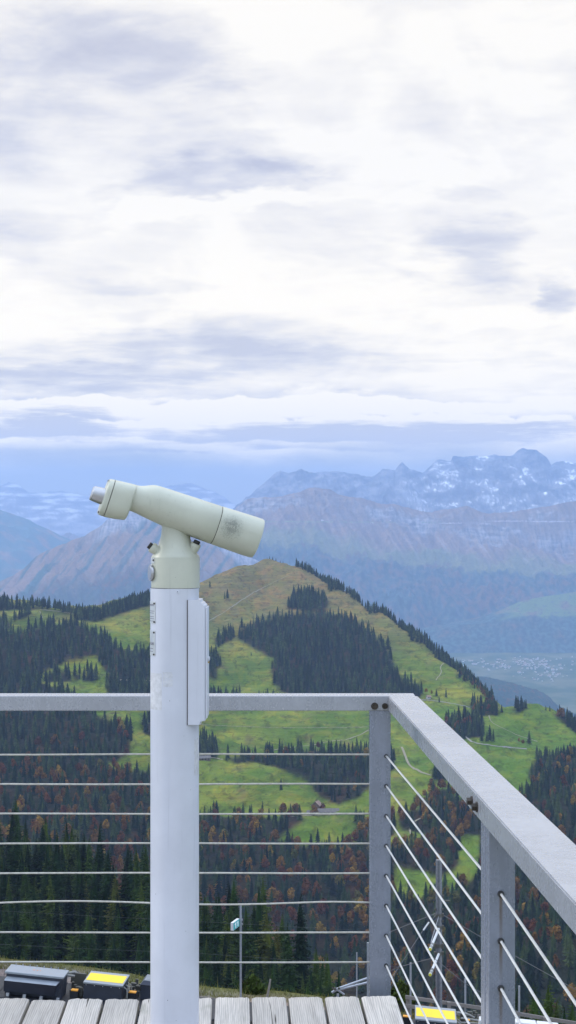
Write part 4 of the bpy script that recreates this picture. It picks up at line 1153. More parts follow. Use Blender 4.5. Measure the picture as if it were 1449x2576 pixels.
for t in TR:
    t['v'] = random.randrange(len(PROTO[t['k']])); t['rot'] = random.uniform(0, 6.28)
    H0 = {'near': 25, 'far': 22, 'leaf': 15}[t['k']]
    t['s'] = t['h'] / H0; t['w'] = t['s'] * random.uniform(0.8, 1.2)
# --- how large each one shows (painted far to near on a coarse grid)
idb = np.full((1288, 725), -1, np.int32)
order = sorted(range(len(TR)), key=lambda i: -TR[i]['Y'])
for i in order:
    t = TR[i]; yb = (HY - (t['z'] - ZC) / t['Y'] * F) / 2; ht = t['h'] / t['Y'] * F / 2; xc = t['x'] / 2
    wd = {'near': 3.2, 'far': 4.0, 'leaf': 4.2}[t['k']] * t['w'] / t['Y'] * F / 2
    for yy_ in range(max(0, int(yb - ht)), min(1287, int(yb)) + 1):
        f = (yy_ - (yb - ht)) / max(ht, 1e-6)
        ww = wd * (f if t['k'] != 'leaf' else (1.0 if f < .8 else .2))
        a, b = int(max(0, xc - ww)), int(min(724, xc + ww))
        if b >= a: idb[yy_, a:b + 1] = i
idb[:, 190:250] = -1; idb[872:893, :480] = -1; idb[1245:, :] = -1; idb[905:, 466:491] = -1
cntv = np.bincount(idb[idb >= 0].ravel(), minlength=len(TR))
con = [i for i in range(len(TR)) if TR[i]['k'] != 'leaf']; lea = [i for i in range(len(TR)) if TR[i]['k'] == 'leaf']
pick = set(sorted(con, key=lambda i: -cntv[i])[:292]) | set(sorted(lea, key=lambda i: -cntv[i])[:292])
pick = {i for i in pick if cntv[i] > 0}
REGTXT = {
    'upper_left': 'in the dark wood above the handrail, left of the telescope post', 'left_ridge': 'on the wooded skyline ridge at the far left',
    'clearing': 'in the small clearing above the left handrail', 'lower_left': 'in the dark wood just below the left handrail',
    'valley_left': 'in the autumn wood left of the telescope post', 'pole_foot': 'on the meadow edge just left of the post',
    'hill_face': 'in the wood on the face of the pointed hill', 'hill_foot': 'in a clump around the foot of the pointed hill',
    'hill_ridge': "in the line along the pointed hill's right-hand ridge", 'right_slope': 'on the dark wooded slope right of the corner post',
    'middle_belt': 'in the belt between the two meadows in mid valley', 'farm_wood': 'in the autumn wood below the valley farm',
    'near_wood': 'in the near wood directly below the deck', 'near_right': 'rising behind the wooden fence at lower right'}
KIND = {'near': 'spruce_tree', 'far': 'spruce_tree', 'leaf': 'autumn_tree'}
LONET = {}
for i in sorted(pick):
    t = TR[i]; me, tm = proto_meshes(t['k'], t['v'])
    reg = t['reg']; sp_ = t['k'] != 'leaf'
    if reg == 'lone':
        where = ('on the grassy hilltop meadow' if t['x'] < 650 and t['z'] > -260 else 'beside the track below the round green knoll' if t['x'] > 1150 else 'near the valley farm' if t['Y'] < 2150 else "on the open foot of the pointed hill")
        lab = ('lone dark spruce ' if sp_ else 'lone golden autumn tree ') + where; grp = ('lone spruces ' if sp_ else 'lone autumn trees ') + where
    else:
        lab = ('tall green spruce ' if t['k'] == 'near' else 'dark conical spruce ' if sp_ else 'rusty autumn broadleaf tree ') + REGTXT[reg]
        grp = ('spruces ' if sp_ else 'autumn trees ') + REGTXT[reg]
    big = cntv[i] > 60
    if big:
        e = empty(KIND[t['k']], (t['X'], t['Y'], t['z'] - 0.3), lab, 'tree', grp, (0, 0, t['rot'])); e.scale = (t['w'], t['w'], t['s'])
        o = bpy.data.objects.new('crown', me); COL.objects.link(o); o.parent = e
        o = bpy.data.objects.new('trunk', tm); COL.objects.link(o); o.parent = e
    else:
        o = bpy.data.objects.new(KIND[t['k']], me); COL.objects.link(o)
        o.location = (t['X'], t['Y'], t['z'] - 0.3); o.rotation_euler = (0, 0, t['rot']); o.scale = (t['w'], t['w'], t['s'])
        tag(o, lab, 'tree', grp)


def mass(name, idx, mat):
    """all the further trees of a kind: one mesh"""
    V, Fc, T = [], [], []; base = 0
    cache = {}
    for i in idx:
        t = TR[i]; key = (t['k'], t['v'])
        if key not in cache:
            vs, fs, _ = PROTO[t['k']][t['v']]
            cache[key] = (np.array([tuple(v) for v in vs]), np.array(fs))
        v, f = cache[key]
        if t['k'] == 'leaf' and cntv[i] < 25: f = f[::2]
        c_, s_ = math.cos(t['rot']), math.sin(t['rot'])
        w = np.empty_like(v)
        w[:, 0] = (v[:, 0] * c_ - v[:, 1] * s_) * t['w'] + t['X']; w[:, 1] = (v[:, 0] * s_ + v[:, 1] * c_) * t['w'] + t['Y']; w[:, 2] = v[:, 2] * t['s'] + t['z'] - 0.3
        V.append(w); Fc.append(f + base); T.append(np.full(len(v), random.random())); base += len(v)
    me = bpy.data.meshes.new(name); make_mesh(me, np.concatenate(V), np.concatenate(Fc))
    a = me.attributes.new('tint', 'FLOAT', 'POINT'); a.data.foreach_set('value', np.concatenate(T).astype(np.float32))
    me.materials.append(mat); o = link_mesh(name, me); o['kind'] = 'stuff'
    return o


rest = [i for i in range(len(TR)) if i not in pick]
rn = [i for i in rest if TR[i]['k'] == 'near']; rf = [i for i in rest if TR[i]['k'] == 'far']; rl = [i for i in rest if TR[i]['k'] == 'leaf']
print('trees', len(TR), 'near', len(rn), 'far', len(rf), 'leaf', len(rl), 'picked', len(pick))
tag(mass('spruce_forest', rf, M_spruce_far), 'dark spruce forest over the far slopes', 'forest')
if rn: tag(mass('near_spruce_forest', rn, M_spruce), 'further spruces hidden deep in the near wood', 'forest')
tag(mass('autumn_forest', rl, M_beech), 'rust and gold broadleaf forest over the slopes', 'forest')

# --- farm, huts
M_roof_br = paint('shingle_roof', (0.13, 0.115, 0.105), 0.85, 0, 0.25, 0.4)
def building(label, x, y, L, Wd, h, rise, rz, wm, rm, Y=None, dz=0):
    Y = Y or hit(x, y)
    p = Vector(((x - CX) / F * Y, Y, float(ground_z(x, Y)) + dz))
    e = empty('farm_building', p, label, 'building', None, (0, 0, rz))
    w, r = house_mb(L, Wd, h, rise, 0.9)
    w.build('wall', wm, e); r.build('roof', rm, e)
    d = MB()
    for k in range(max(2, int(L / 4))):
        xx_ = -L / 2 + (k + .5) * L / max(2, int(L / 4))
        d.box(xx_ - .6, xx_ + .6, -Wd / 2 - .06, -Wd / 2 + .02, h * .3, h * .3 + 1.3)
    d.build('window', paint('dark_panes', (0.03, 0.03, 0.035), 0.2), e)
    return e


building('long low farm barn with grey roof in the valley meadow', 826, 2046, 22, 9, 2.6, 2.6, R(4), M_timber, M_roof_br)
building('small pale farm shed left of the long barn', 784, 2049, 9, 6, 2.4, 1.8, R(-5), M_wall_w, M_roof_br)
building('taller timber farmhouse with gable behind the long barn', 797, 2037, 10, 9, 5.0, 4.0, R(70), M_timber, M_roof_b)
building('tiny pale hut beside the road at the hill foot', 1078, 1758, 5.5, 5, 2.6, 1.8, R(25), M_wall_w, M_roof_b)
building('small hut by the meadow track right of the post', 512, 1912, 16, 8, 3, 2.4, R(10), M_timber, M_roof_br)
building('small shed among trees beside the lower road', 1158, 1845, 7, 6, 2.6, 1.8, R(40), M_timber, M_roof_b)
# ------------------------------------------------------------------ station yard below the deck
M_dkgrey = paint('dark_grey_panel', (0.030, 0.036, 0.055), 0.45, 0.2, 0.1, 3)
M_grey = paint('grey_cover', (0.27, 0.30, 0.34), 0.4, 0.3, 0.06, 4)
M_black = paint('black_underframe', (0.012, 0.013, 0.018), 0.6)
M_yel = paint('yellow_lid', (0.85, 0.58, 0.015), 0.5, 0, 0.05, 5)
M_org = paint('orange_lid', (0.80, 0.33, 0.02), 0.5, 0, 0.05, 5)
M_hose = paint('grey_hose', (0.24, 0.24, 0.23), 0.6)
M_whitep = paint('white_panel', (0.6, 0.6, 0.61), 0.45, 0, 0.04, 3)
M_red = paint('red_body', (0.35, 0.03, 0.025), 0.4)
M_glass = paint('window_glass', (0.02, 0.025, 0.03), 0.08)
M_stick = paint('warning_mark', (0.65, 0.25, 0.10), 0.6)
M_mast = galvanised('mast_steel', (0.13, 0.14, 0.165))
M_thin = galvanised('thin_post_steel', (0.34, 0.36, 0.40))
M_grp = paint('white_tube', (0.58, 0.59, 0.60), 0.35)
M_lime = paint('lime_end_cap', (0.62, 0.56, 0.05), 0.5)
M_dkfit = paint('dark_fitting', (0.10, 0.10, 0.09), 0.6, 0.5)
M_wire = paint('overhead_wire', (0.16, 0.16, 0.17), 0.5, 0.6)
M_teal = paint('teal_sign_face', (0.015, 0.42, 0.42), 0.45)
M_let = paint('white_sign_lettering', (0.85, 0.85, 0.85), 0.5)

td = Vector((0.997, -0.07, -0.085)).normalized(); tcx = Vector((0.07, 0.997, 0)).normalized()
tn = td.cross(tcx).normalized(); tcx = tn.cross(td).normalized()
TO = at(209.5, 2469.7, 60) - tn * 0.62
TM = Matrix((td, tcx, tn)).transposed().to_4x4(); TM.translation = TO
EYE = Vector((0, 0, ZC))


def tl(x, y, h):
    d = Vector(((x - CX) / F, 1, -(y - HY) / F)); s = (h - (EYE - TO).dot(tn)) / d.dot(tn)
    p = EYE + d * s - TO
    return p.dot(td), p.dot(tcx)


train = empty('train', (0, 0, 0), 'train carriage seen from above, roof crowded with dark units and yellow lid covers', 'train')
train.matrix_world = TM


def trp(mb, name, mat, parent=None, smooth=False):
    return mb.build(name, mat, parent or train, smooth)


def quadbox(h0, h1, fl, fr, bl, br, inset=0.0):
    """prism standing on h0 with a roof given by its four corners (front/back, left/right)"""
    c = [Vector((*p, h1)) for p in (fl, fr, br, bl)]; m_ = sum(c, Vector()) / 4
    lo = [Vector((p.x + (m_.x - p.x) * inset, p.y + (m_.y - p.y) * inset, h0)) for p in c]
    return [tuple(p) for p in lo + c]


bd = MB().box(-13, 13.5, -0.7, 2.05, -2.9, -0.16, 0, 0.15)
trp(bd, 'body', M_dkgrey)
rf_ = MB().box(-13, 13.5, -0.62, 1.97, -0.157, -0.02, 0, 0.06)
for i in range(52): rf_.box(-12.9 + i * .5, -12.87 + i * .5, -0.6, 1.95, -0.018, 0.0)
trp(rf_, 'roof', M_black)
wn_ = MB()
for i in range(9): wn_.box(-12 + i * 2.7, -10 + i * 2.7, -0.715, -0.695, -1.75, -0.75)
trp(wn_, 'window', M_glass)
# air-conditioning unit at the left
fl, fr, bl, br = tl(16.7, 2442.6, .78), tl(157.6, 2456.2, .78), tl(26.4, 2426, .78), tl(176.4, 2440.5, .78)
fr = (fr[0], fl[1]); bl = (fl[0] + .02, bl[1]); br = (fr[0] + .02, bl[1])
ac = trp(MB().hexa(quadbox(0.0, .70, fl, fr, bl, br, 0.0)), 'air_conditioner', M_dkgrey)
lid = MB(); lid.box(fl[0] - .05, fr[0] + .06, fl[1] - .04, bl[1] + .05, .702, .78, 0, .02)
for i in range(8): lid.tube((fl[0] + .12 + i * (fr[0] - fl[0] - .2) / 7, bl[1] + .03, .79), (fl[0] + .12 + i * (fr[0] - fl[0] - .2) / 7, bl[1] + .03, .83), .018, n=8)
trp(lid, 'cover', M_grey, ac)
f2 = fl[1] - .30
cw = MB(); cw.add([(fl[0] - .02, f2 + .16, .12), (fr[0] - .22, f2 + .16, .12), (fr[0] - .14, f2, .53), (fl[0] + .0, f2, .53), (fl[0] - .02, fl[1] - .001, .12), (fr[0] - .1, fl[1] - .001, .12), (fr[0] - .06, fl[1] - .001, .60), (fl[0] + .02, fl[1] - .001, .60)],
             [(0, 1, 2, 3), (3, 2, 6, 7), (0, 3, 7, 4), (1, 5, 6, 2), (4, 5, 1, 0)])
trp(cw, 'cowl', M_dkgrey, ac)
ct = MB(); ct.add([(fl[0] + .0, f2 - .005, .536), (fr[0] - .14, f2 - .005, .536), (fr[0] - .07, fl[1] - .002, .606), (fl[0] + .02, fl[1] - .002, .606)], [(0, 1, 2, 3)])
trp(ct, 'cowl_top', M_grey, ac)
for k, (dx, dy) in enumerate(((0, 0), (.13, 0), (.24, 0))):
    trp(MB().box(fl[0] + .82 + dx, fl[0] + .89 + dx - .02 * k, (fl[1] + bl[1]) / 2, (fl[1] + bl[1]) / 2 + .07, .781, .785), 'warning_label', M_stick, ac)
ft = MB()
for i in range(4): ft.box(fl[0] + .1 + i * .58, fl[0] + .2 + i * .58, f2 + .02, f2 + .14, 0, .1)
trp(ft, 'bracket', M_thin, ac)


def yellow_box(fl, fr, bl, br, h, front):
    fr = (fr[0], fl[1]); bl = (fl[0], bl[1]); br = (fr[0], bl[1])
    b = trp(MB().box(fl[0] + .03, fr[0] - .03, fl[1] + .03, bl[1] - .03, 0, h - .06), 'high_voltage_box', M_dkgrey)
    ld = MB().box(fl[0], fr[0], fl[1], bl[1], h - .058, h, 0, .008)
    trp(ld, 'cover', M_grey, b)
    dy = bl[1] - fl[1]
    trp(MB().box(fl[0] + .04, fr[0] - .05, fl[1] + dy * .19, bl[1] - dy * .19, h + .001, h + .006), 'yellow_lid', M_yel, b)
    rv = MB()
    for i in range(5): rv.tube((fl[0] + .1 + i * .29, fl[1] + .028, h - .1), (fl[0] + .1 + i * .29, fl[1] + .02, h - .1), .012, n=8)
    trp(rv, 'rivet', M_grp, b)
    pp = MB()
    for k in range(3):
        x = fr[0] - .02 + .03 * k
        pp.path([(x, fl[1] + .3 + .3 * k, h - .12), (x + .12, fl[1] + .32 + .3 * k, h - .2), (x + .16, fl[1] + .3 + .3 * k, .1)], .02, 8)
    trp(pp, 'cable', M_hose, b)
    return b


yellow_box(tl(209.5, 2469.7, .62), tl(309.4, 2479.4, .62), tl(230.3, 2441.9, .62), tl(327.5, 2451.2, .62), .62, 1)
yellow_box(tl(1044.4, 2562, .62), tl(1149.2, 2571, .62), tl(1045.9, 2528, .62), tl(1148.3, 2541, .62), .62, 1)
for (x, y, w_, d_) in ((177, 2490, .27, .26), (322, 2495, .29, .26), (202, 2460, .2, .2), (1013, 2556, .3, .22), (1172, 2566, .16, .2)):
    a = tl(x, y, .28)
    b = trp(MB().box(a[0], a[0] + w_, a[1], a[1] + d_, 0, .24, 0, .01), 'insulator_box', M_black)
    trp(MB().box(a[0] + .015, a[0] + w_ - .02, a[1] + .015, a[1] + d_ - .015, .242, .275, 0, .005), 'orange_lid', M_org, b)
a = tl(356, 2468, .62)
lv = MB().box(a[0], a[0] + 1.1, a[1], a[1] + .9, 0, .5)
lv.hexa([(a[0] - .03, a[1] - .03, .5), (a[0] + 1.1, a[1] - .03, .5), (a[0] + 1.1, a[1] + .9, .5), (a[0] - .03, a[1] + .9, .5), (a[0] + .06, a[1] + .05, .62), (a[0] + 1.05, a[1] + .05, .62), (a[0] + 1.05, a[1] + .85, .62), (a[0] + .06, a[1] + .85, .62)])
u_ = trp(lv, 'ventilation_unit', M_dkgrey)
sl = MB()
for i in range(5): sl.box(a[0] + .08, a[0] + 1.0, a[1] + .08 + i * .16, a[1] + .19 + i * .16, .623, .645)
trp(sl, 'louvre', M_grey, u_)
# hoses and pipework between the units
hs = MB()
for (p, r_) in (([(160, 2447, .52), (172, 2448, .52), (188, 2445, .55), (200, 2452, .45), (202, 2468, .2)], .045), ([(160, 2453, .45), (176, 2454, .45), (190, 2456, .45), (198, 2466, .3), (203, 2478, .1)], .045),
                ([(1150, 2548, .4), (1165, 2549, .4), (1180, 2553, .35), (1192, 2560, .2)], .04), ([(1160, 2562, .25), (1180, 2564, .25), (1205, 2568, .2)], .04), ([(1152, 2572, .25), (1175, 2573, .25), (1204, 2575, .2)], .03)):
    pts = [(*tl(x, y, h), h) for x, y, h in p]; q = []
    for i in range(len(pts) - 1):
        for k in range(6): q.append(Vector(pts[i]).lerp(Vector(pts[i + 1]), k / 6))
    q.append(Vector(pts[-1]))
    for _ in range(3): q = [q[0]] + [(q[i - 1] + q[i] * 2 + q[i + 1]) / 4 for i in range(1, len(q) - 1)] + [q[-1]]
    hs.path(q, r_, 8)
trp(hs, 'hose', M_hose, None, True)
rd = random.Random(3); pl = MB()
for i in range(46):
    x, y = (rd.uniform(176, 206), rd.uniform(2452, 2500)) if i < 22 else ((rd.uniform(328, 356), rd.uniform(2470, 2500)) if i < 34 else (rd.uniform(1152, 1204), rd.uniform(2552, 2574)))
    a = tl(x, y, .1); s = rd.uniform(.02, .07)
    pl.box(a[0] - s, a[0] + s * 1.6, a[1] - s, a[1] + s, 0, rd.uniform(.08, .3))
o = trp(pl, 'pipework', M_dkfit); o['kind'] = 'stuff'
for (x, y, w_, d_, h) in ((1297, 2571, .72, .5, .55), (1352, 2577, .75, .5, .45), (1206, 2566, .5, .5, .5)):
    a = tl(x, y, h); trp(MB().box(a[0], a[0] + w_, a[1], a[1] + d_, 0, h, 0, .04), 'white_unit', M_whitep)
a = tl(189, 2448, .6); trp(MB().box(a[0], a[0] + .38, a[1], a[1] + .12, .1, .6), 'rail_bracket', M_dkfit)

# ------------------------------------------------------------------ catenary mast
MY = 66.0; mq = F / MY
def mz(y): return ZC - (y - HY) / mq
mx = (1104 - CX) / mq
mast = empty('catenary_mast', (mx, MY, -19.3), 'grey steel catenary mast with two white slanting arms', 'mast')


def mp_(mb, name, mat, smooth=True, parent=None):
    o = mb.build(name, mat, parent or mast, smooth)
    o.matrix_parent_inverse = Matrix.Translation(-Vector(mast.location))
    return o


b = MB().lathe([(.128, -20.5), (.118, mz(2166)), (.117, mz(2163))], (mx, MY), 28)
b.box(mx - .19, mx + .19, MY - .19, MY + .19, -19.35, -19.31)
mp_(b, 'post', M_mast)
for y in (2302, 2332, 2378, 2398):
    c_ = MB(); z = mz(y)
    c_.lathe([(.13, z - .06), (.142, z - .06), (.142, z + .06), (.13, z + .06), (.13, z - .06)], (mx, MY), 20, caps=False)
    for s in (-1, 1):
        c_.box(mx + s * .15 - .03, mx + s * .15 + .03, MY - .09, MY + .09, z - .06, z + .06)
        c_.box(mx + s * .145 - .025, mx + s * .145 + .025, MY - .1, MY - .02, z + .19, z + .27)
    mp_(c_, 'clamp', M_dkfit, False)
c_ = MB(); c_.box(mx + .14, mx + .19, MY - .05, MY + .05, mz(2270), mz(2252)); c_.path([(mx + .19, MY, mz(2266)), (mx + .42, MY + .1, mz(2268))], .035, 8)
mp_(c_, 'side_insulator', M_dkfit)
tips = []
for y0, y1 in ((2334, 2388), (2397.5, 2452)):
    p0 = Vector((mx - .02, MY - .17, mz(y0)))
    x1 = 1082; Y1 = MY - 2.9; p1 = Vector(((x1 - CX) / F * Y1, Y1, ZC - (y1 - HY) / F * Y1))
    d = (p1 - p0)
    am = mp_(MB().tube(p0, p0 + d * .80, .045, .048, 16).tube(p0 + d * .80, p1, .062, .064, 16), 'arm', M_grp)
    mp_(MB().tube(p1, p1 + d.normalized() * .02, .055, .052, 16), 'end_cap', M_lime, True, None)
    ft = MB()
    for f in (.78, .83, .9, .95): ft.tube(p0 + d * f, p0 + d * (f + .018), .074, n=14); ft.box(*(v for k in range(3) for v in ((p0 + d * f)[k] - .03 - (.09 if k == 2 else 0), (p0 + d * f)[k] + .03)))
    mp_(ft, 'arm_fitting', M_dkfit, False); tips.append(p0 + d * .92)
mp_(MB().tube((mx - .02, MY - .17, mz(2303)), tips[0] + Vector((0.02, .25, .12)), .012, n=6), 'stay_rod', M_thin)


def wire(label, pts, r):
    q = []
    for i in range(len(pts) - 1):
        for k in range(8): q.append(Vector(pts[i]).lerp(Vector(pts[i + 1]), k / 8))
    q.append(Vector(pts[-1]))
    o = MB().path(q, r, 6).build('overhead_wire', M_wire, None, True)
    return tag(o, label, 'wire')


def atv(x, y, Y): return at(x, y, Y)
wire('upper overhead wire sagging away on both sides of the catenary mast', [atv(927, 2376, 68), atv(985, 2343, 66.8), atv(1097, 2297, 66.6), atv(1110, 2299, 66.7), atv(1206, 2355, 67), atv(1449, 2490, 68)], .013)
wire('lower overhead wire running through the lower white arm of the mast', [atv(927, 2470, 68), atv(1002, 2433, 65), tuple(tips[1] + Vector((.1, 0, .55))), atv(1170, 2474, 64), atv(1208, 2496, 65), atv(1449, 2620, 66)], .013)
wire('steep stay wire from the mast down to the lower left', [atv(1098, 2300, 65.8), atv(1063, 2342, 65.5), atv(1000, 2438, 65), atv(940, 2530, 64)], .011)
cl_ = MB().path([atv(1079, 2320, 65.5), atv(1065, 2340, 65.4)], .03, 8); mp_(cl_, 'stay_insulator', M_grp)
wire('faint power line crossing the near wood under the lowest ropes', [atv(-60, 2372, 150), atv(200, 2386, 150), atv(500, 2398, 150), atv(800, 2420, 150), atv(1000, 2431, 150)], .006)
wire('faint power line crossing the near wood beside the green sign', [atv(-60, 2288, 160), atv(250, 2305, 160), atv(620, 2325, 160), atv(930, 2342, 160)], .006)

# ------------------------------------------------------------------ posts, sign, fence, stake
def thin_post(label, x, y0, Y, wpx, foot=None):
    q = F / Y; X_ = (x - CX) / q; w_ = wpx / q / 2
    zf = -18.3 - 0.08 * X_ - .3
    o = MB().box(X_ - w_, X_ + w_, Y - w_, Y + w_, zf - 1.2, ZC - (y0 - HY) / q, 0, w_ * .2).build('steel_post', M_thin)
    return tag(o, label, 'post')


thin_post('thin grey steel post standing before the wood left of the corner post', 897.6, 2396, 71, 3.2)
thin_post('thick short grey steel post close beside the corner post', 925.6, 2371, 68, 5.5)
thin_post('thin grey steel post between the corner post and the catenary mast', 1033, 2422, 71, 4.6)
thin_post('thin grey steel post right of the catenary mast', 1170.5, 2462, 71, 4.6)
thin_post('thin grey steel post right of the rust-stained middle post', 1306, 2480, 71, 4.6)
SY = 69.0; sq = F / SY; sX = (605.6 - CX) / sq
sign = empty('track_sign', (sX, SY, -18.4), 'green number sign box on a thin grey steel post', 'sign')


def sp2(mb, name, mat, parent=None):
    o = mb.build(name, mat, parent or sign); o.matrix_parent_inverse = Matrix.Translation(-Vector(sign.location)); return o


sp2(MB().box(sX - .04, sX + .04, SY - .04, SY + .04, -19.6, ZC - (2277 - HY) / sq, 0, .006), 'post', M_thin)
sdir = Vector((0.27, 0.963, 0)).normalized(); sn_ = Vector((sdir.y, -sdir.x, 0))
szt, szb = ZC - (2311 - HY) / sq + .02, ZC - (2331.5 - HY) / sq + .04
s1 = Vector((sX - .05, SY - .05, 0)); s0 = s1 - sdir * .80
def sb(off0, off1, a0, a1, z0, z1):
    A, B = s0.lerp(s1, a0), s0.lerp(s1, a1)
    return [(*(A + sn_ * off0).xy, z0), (*(A + sn_ * off1).xy, z0), (*(B + sn_ * off1).xy, z0), (*(B + sn_ * off0).xy, z0), (*(A + sn_ * off0).xy, z1), (*(A + sn_ * off1).xy, z1), (*(B + sn_ * off1).xy, z1), (*(B + sn_ * off0).xy, z1)]
sp2(MB().hexa(sb(-.11, 0, 0, 1, szb, szt)), 'sign_box', M_whitep)
sp2(MB().hexa(sb(.001, .006, .02, .98, szb + .012, szt - .012)), 'sign_face', M_teal)
lt = MB()
for a_ in (.30, .66):      # the figures read 11
    lt.hexa(sb(.007, .010, a_, a_ + .13, szb + .05, szt - .05)); lt.hexa(sb(.007, .010, a_ - .09, a_ - .005, szt - .12, szt - .07))
sp2(lt, 'lettering', M_let)
br_ = MB()
for z in (szb + .06, szt - .06): br_.box(sX + .041, sX + .075, SY - .05, SY + .05, z - .03, z + .03)
sp2(br_, 'bracket', M_thin)

M_fence = weathered_wood('fence_timber', (0.22, 0.20, 0.185))
fence = empty('wooden_fence', (8, 71, -20.5), 'grey two-rail wooden fence behind the right-hand roof equipment', 'fence')


def fp(mb, name):
    o = mb.build(name, M_fence, fence); o.matrix_parent_inverse = Matrix.Translation(-Vector(fence.location)); return o


FY = 70.5
def bar(x0, y0, x1, y1, hpx):
    a, b = at(x0, y0, FY), at(x1, y1, FY + .5); h = hpx / F * FY
    return MB().hexa([(a.x, a.y, a.z - h), (b.x, b.y, b.z - h), (b.x, b.y + .07, b.z - h), (a.x, a.y + .07, a.z - h), (a.x, a.y, a.z), (b.x, b.y, b.z), (b.x, b.y + .07, b.z), (a.x, a.y + .07, a.z)])
fp(bar(1020, 2504, 1262, 2539.5, 9), 'rail'); fp(bar(1262, 2539.7, 1560, 2589, 9), 'rail')
fp(bar(1020, 2526, 1262, 2561, 9), 'rail'); fp(bar(1262, 2561.2, 1560, 2610, 9), 'rail')
for x, y in ((1026, 2508), (1130, 2523), (1250, 2541), (1371, 2561), (1490, 2581)):
    p = at(x, y, FY + .08); fp(MB().box(p.x - .07, p.x + .07, p.y + .0, p.y + .12, p.z - 1.7, p.z + .02), 'post')
p0, p1 = at(671.5, 2512, 72), at(680.2, 2463, 72)
tag(MB().path([p0 - Vector((.03, 0, .6)), p0, p0.lerp(p1, .6) + Vector((.01, 0, 0)), p1], [.05, .048, .045, .035], 10).build('wooden_stake', M_fence, None, True), 'leaning grey wooden stake in front of the dark spruces', 'stake')
# folded grey boom by the edge of the yard
boom = empty('barrier_boom', at(880, 2500, 69), 'grey tubular boom with jointed struts left of the corner post', 'boom')


def bo(mb, name, mat):
    o = mb.build(name, mat, boom, True); o.matrix_parent_inverse = Matrix.Translation(-Vector(boom.location)); return o
bo(MB().tube(at(842, 2489.5, 68.6), at(932, 2458, 69), .045), 'tube', M_thin); bo(MB().tube(at(846, 2491, 68.9), at(932, 2470, 69.4), .045), 'tube', M_thin)
bo(MB().tube(at(850, 2491, 68.7), at(866, 2502, 68.7), .04), 'strut', M_thin); bo(MB().tube(at(835, 2497, 68.7), at(846, 2490, 68.7), .05), 'strut', M_thin)
bo(MB().tube(at(843, 2491, 68.5), at(843, 2485, 68.5), .05).tube(at(853, 2489, 68.5), at(853, 2484, 68.5), .05), 'joint', M_dkfit)
bo(MB().tube(at(850, 2500, 68.7), at(848, 2560, 68.7), .05).tube(at(932, 2460, 69), at(932, 2560, 69), .06), 'leg', M_thin)

# shrubs and grass at the edge of the yard
M_shrub = leaf_material('shrub_leaves', [(0.0, (0.035, 0.055, 0.012)), (0.6, (0.055, 0.075, 0.016)), (1.0, (0.085, 0.085, 0.02))], 0.35, 3.0)


def shrub(label, x, y, Y, w_, h, n, seed):
    rd_ = random.Random(seed); p = at(x, y, Y); vs, fs = [], []
    for i in range(n):
        a = rd_.uniform(0, 6.28); q = rd_.random() ** .5; zz = rd_.random()
        c = Vector((math.cos(a) * q * w_ * (1 - .5 * zz), math.sin(a) * q * w_ * (1 - .5 * zz), zz * h * (1 - .35 * q)))
        nn = Vector((rd_.uniform(-1, 1), rd_.uniform(-1, 1), rd_.uniform(-.3, 1))).normalized(); u = nn.orthogonal().normalized(); v = nn.cross(u); s = rd_.uniform(.06, .13)
        b = len(vs); vs += [c + u * s, c + v * s * .6, c - u * s, c - v * s * .6]; fs += [(b, b + 1, b + 2), (b, b + 2, b + 3)]
    e = empty('shrub', p, label, 'shrub')
    MB().add(vs, fs).build('foliage', M_shrub, e)
    st_ = MB()
    for i in range(6): a = i * 1.05; st_.path([(0, 0, -.4), (math.cos(a) * w_ * .3, math.sin(a) * w_ * .3, h * .4), (math.cos(a) * w_ * .6, math.sin(a) * w_ * .6, h * .75)], [.03, .02, .01], 5)
    st_.build('stem', M_bark, e)


shrub('bushy green shrub between the green sign and the leaning stake', 634, 2510, 74, .72, 1.0, 1500, 1)
shrub('low green shrub at the yard edge near the corner post', 1008, 2520, 72, .6, .9, 900, 2)
gv, gf = [], []; rd_ = random.Random(8)
for i in range(6000):
    X_ = rd_.uniform(-13.5, 13); e_ = 75.6 - 1.9 * float(sstep(-10, -2, X_)) - 1.5 * float(sstep(1, 9, X_))
    Y = e_ - 1.3 + rd_.random() ** 2 * 2.2
    x = X_ / Y * F + CX; z = float(ground_z(x, Y)); a = rd_.uniform(0, 6.28); h = rd_.uniform(.06, .22); w_ = .012
    if rd_.random() < .02: h *= 3.2
    b = len(gv); gv += [(X_ - w_, Y, z - .03), (X_ + w_, Y, z - .03), (X_ + math.cos(a) * h * .5, Y + math.sin(a) * h * .5, z + h)]; gf.append((b, b + 1, b + 2))
M_grass = leaf_material('rough_grass', [(0.0, (0.11, 0.13, 0.03)), (0.6, (0.16, 0.16, 0.045)), (1.0, (0.24, 0.19, 0.08))], 0.2, 2.0)
o = MB().add(gv, gf).build('grass', M_grass); o['kind'] = 'stuff'
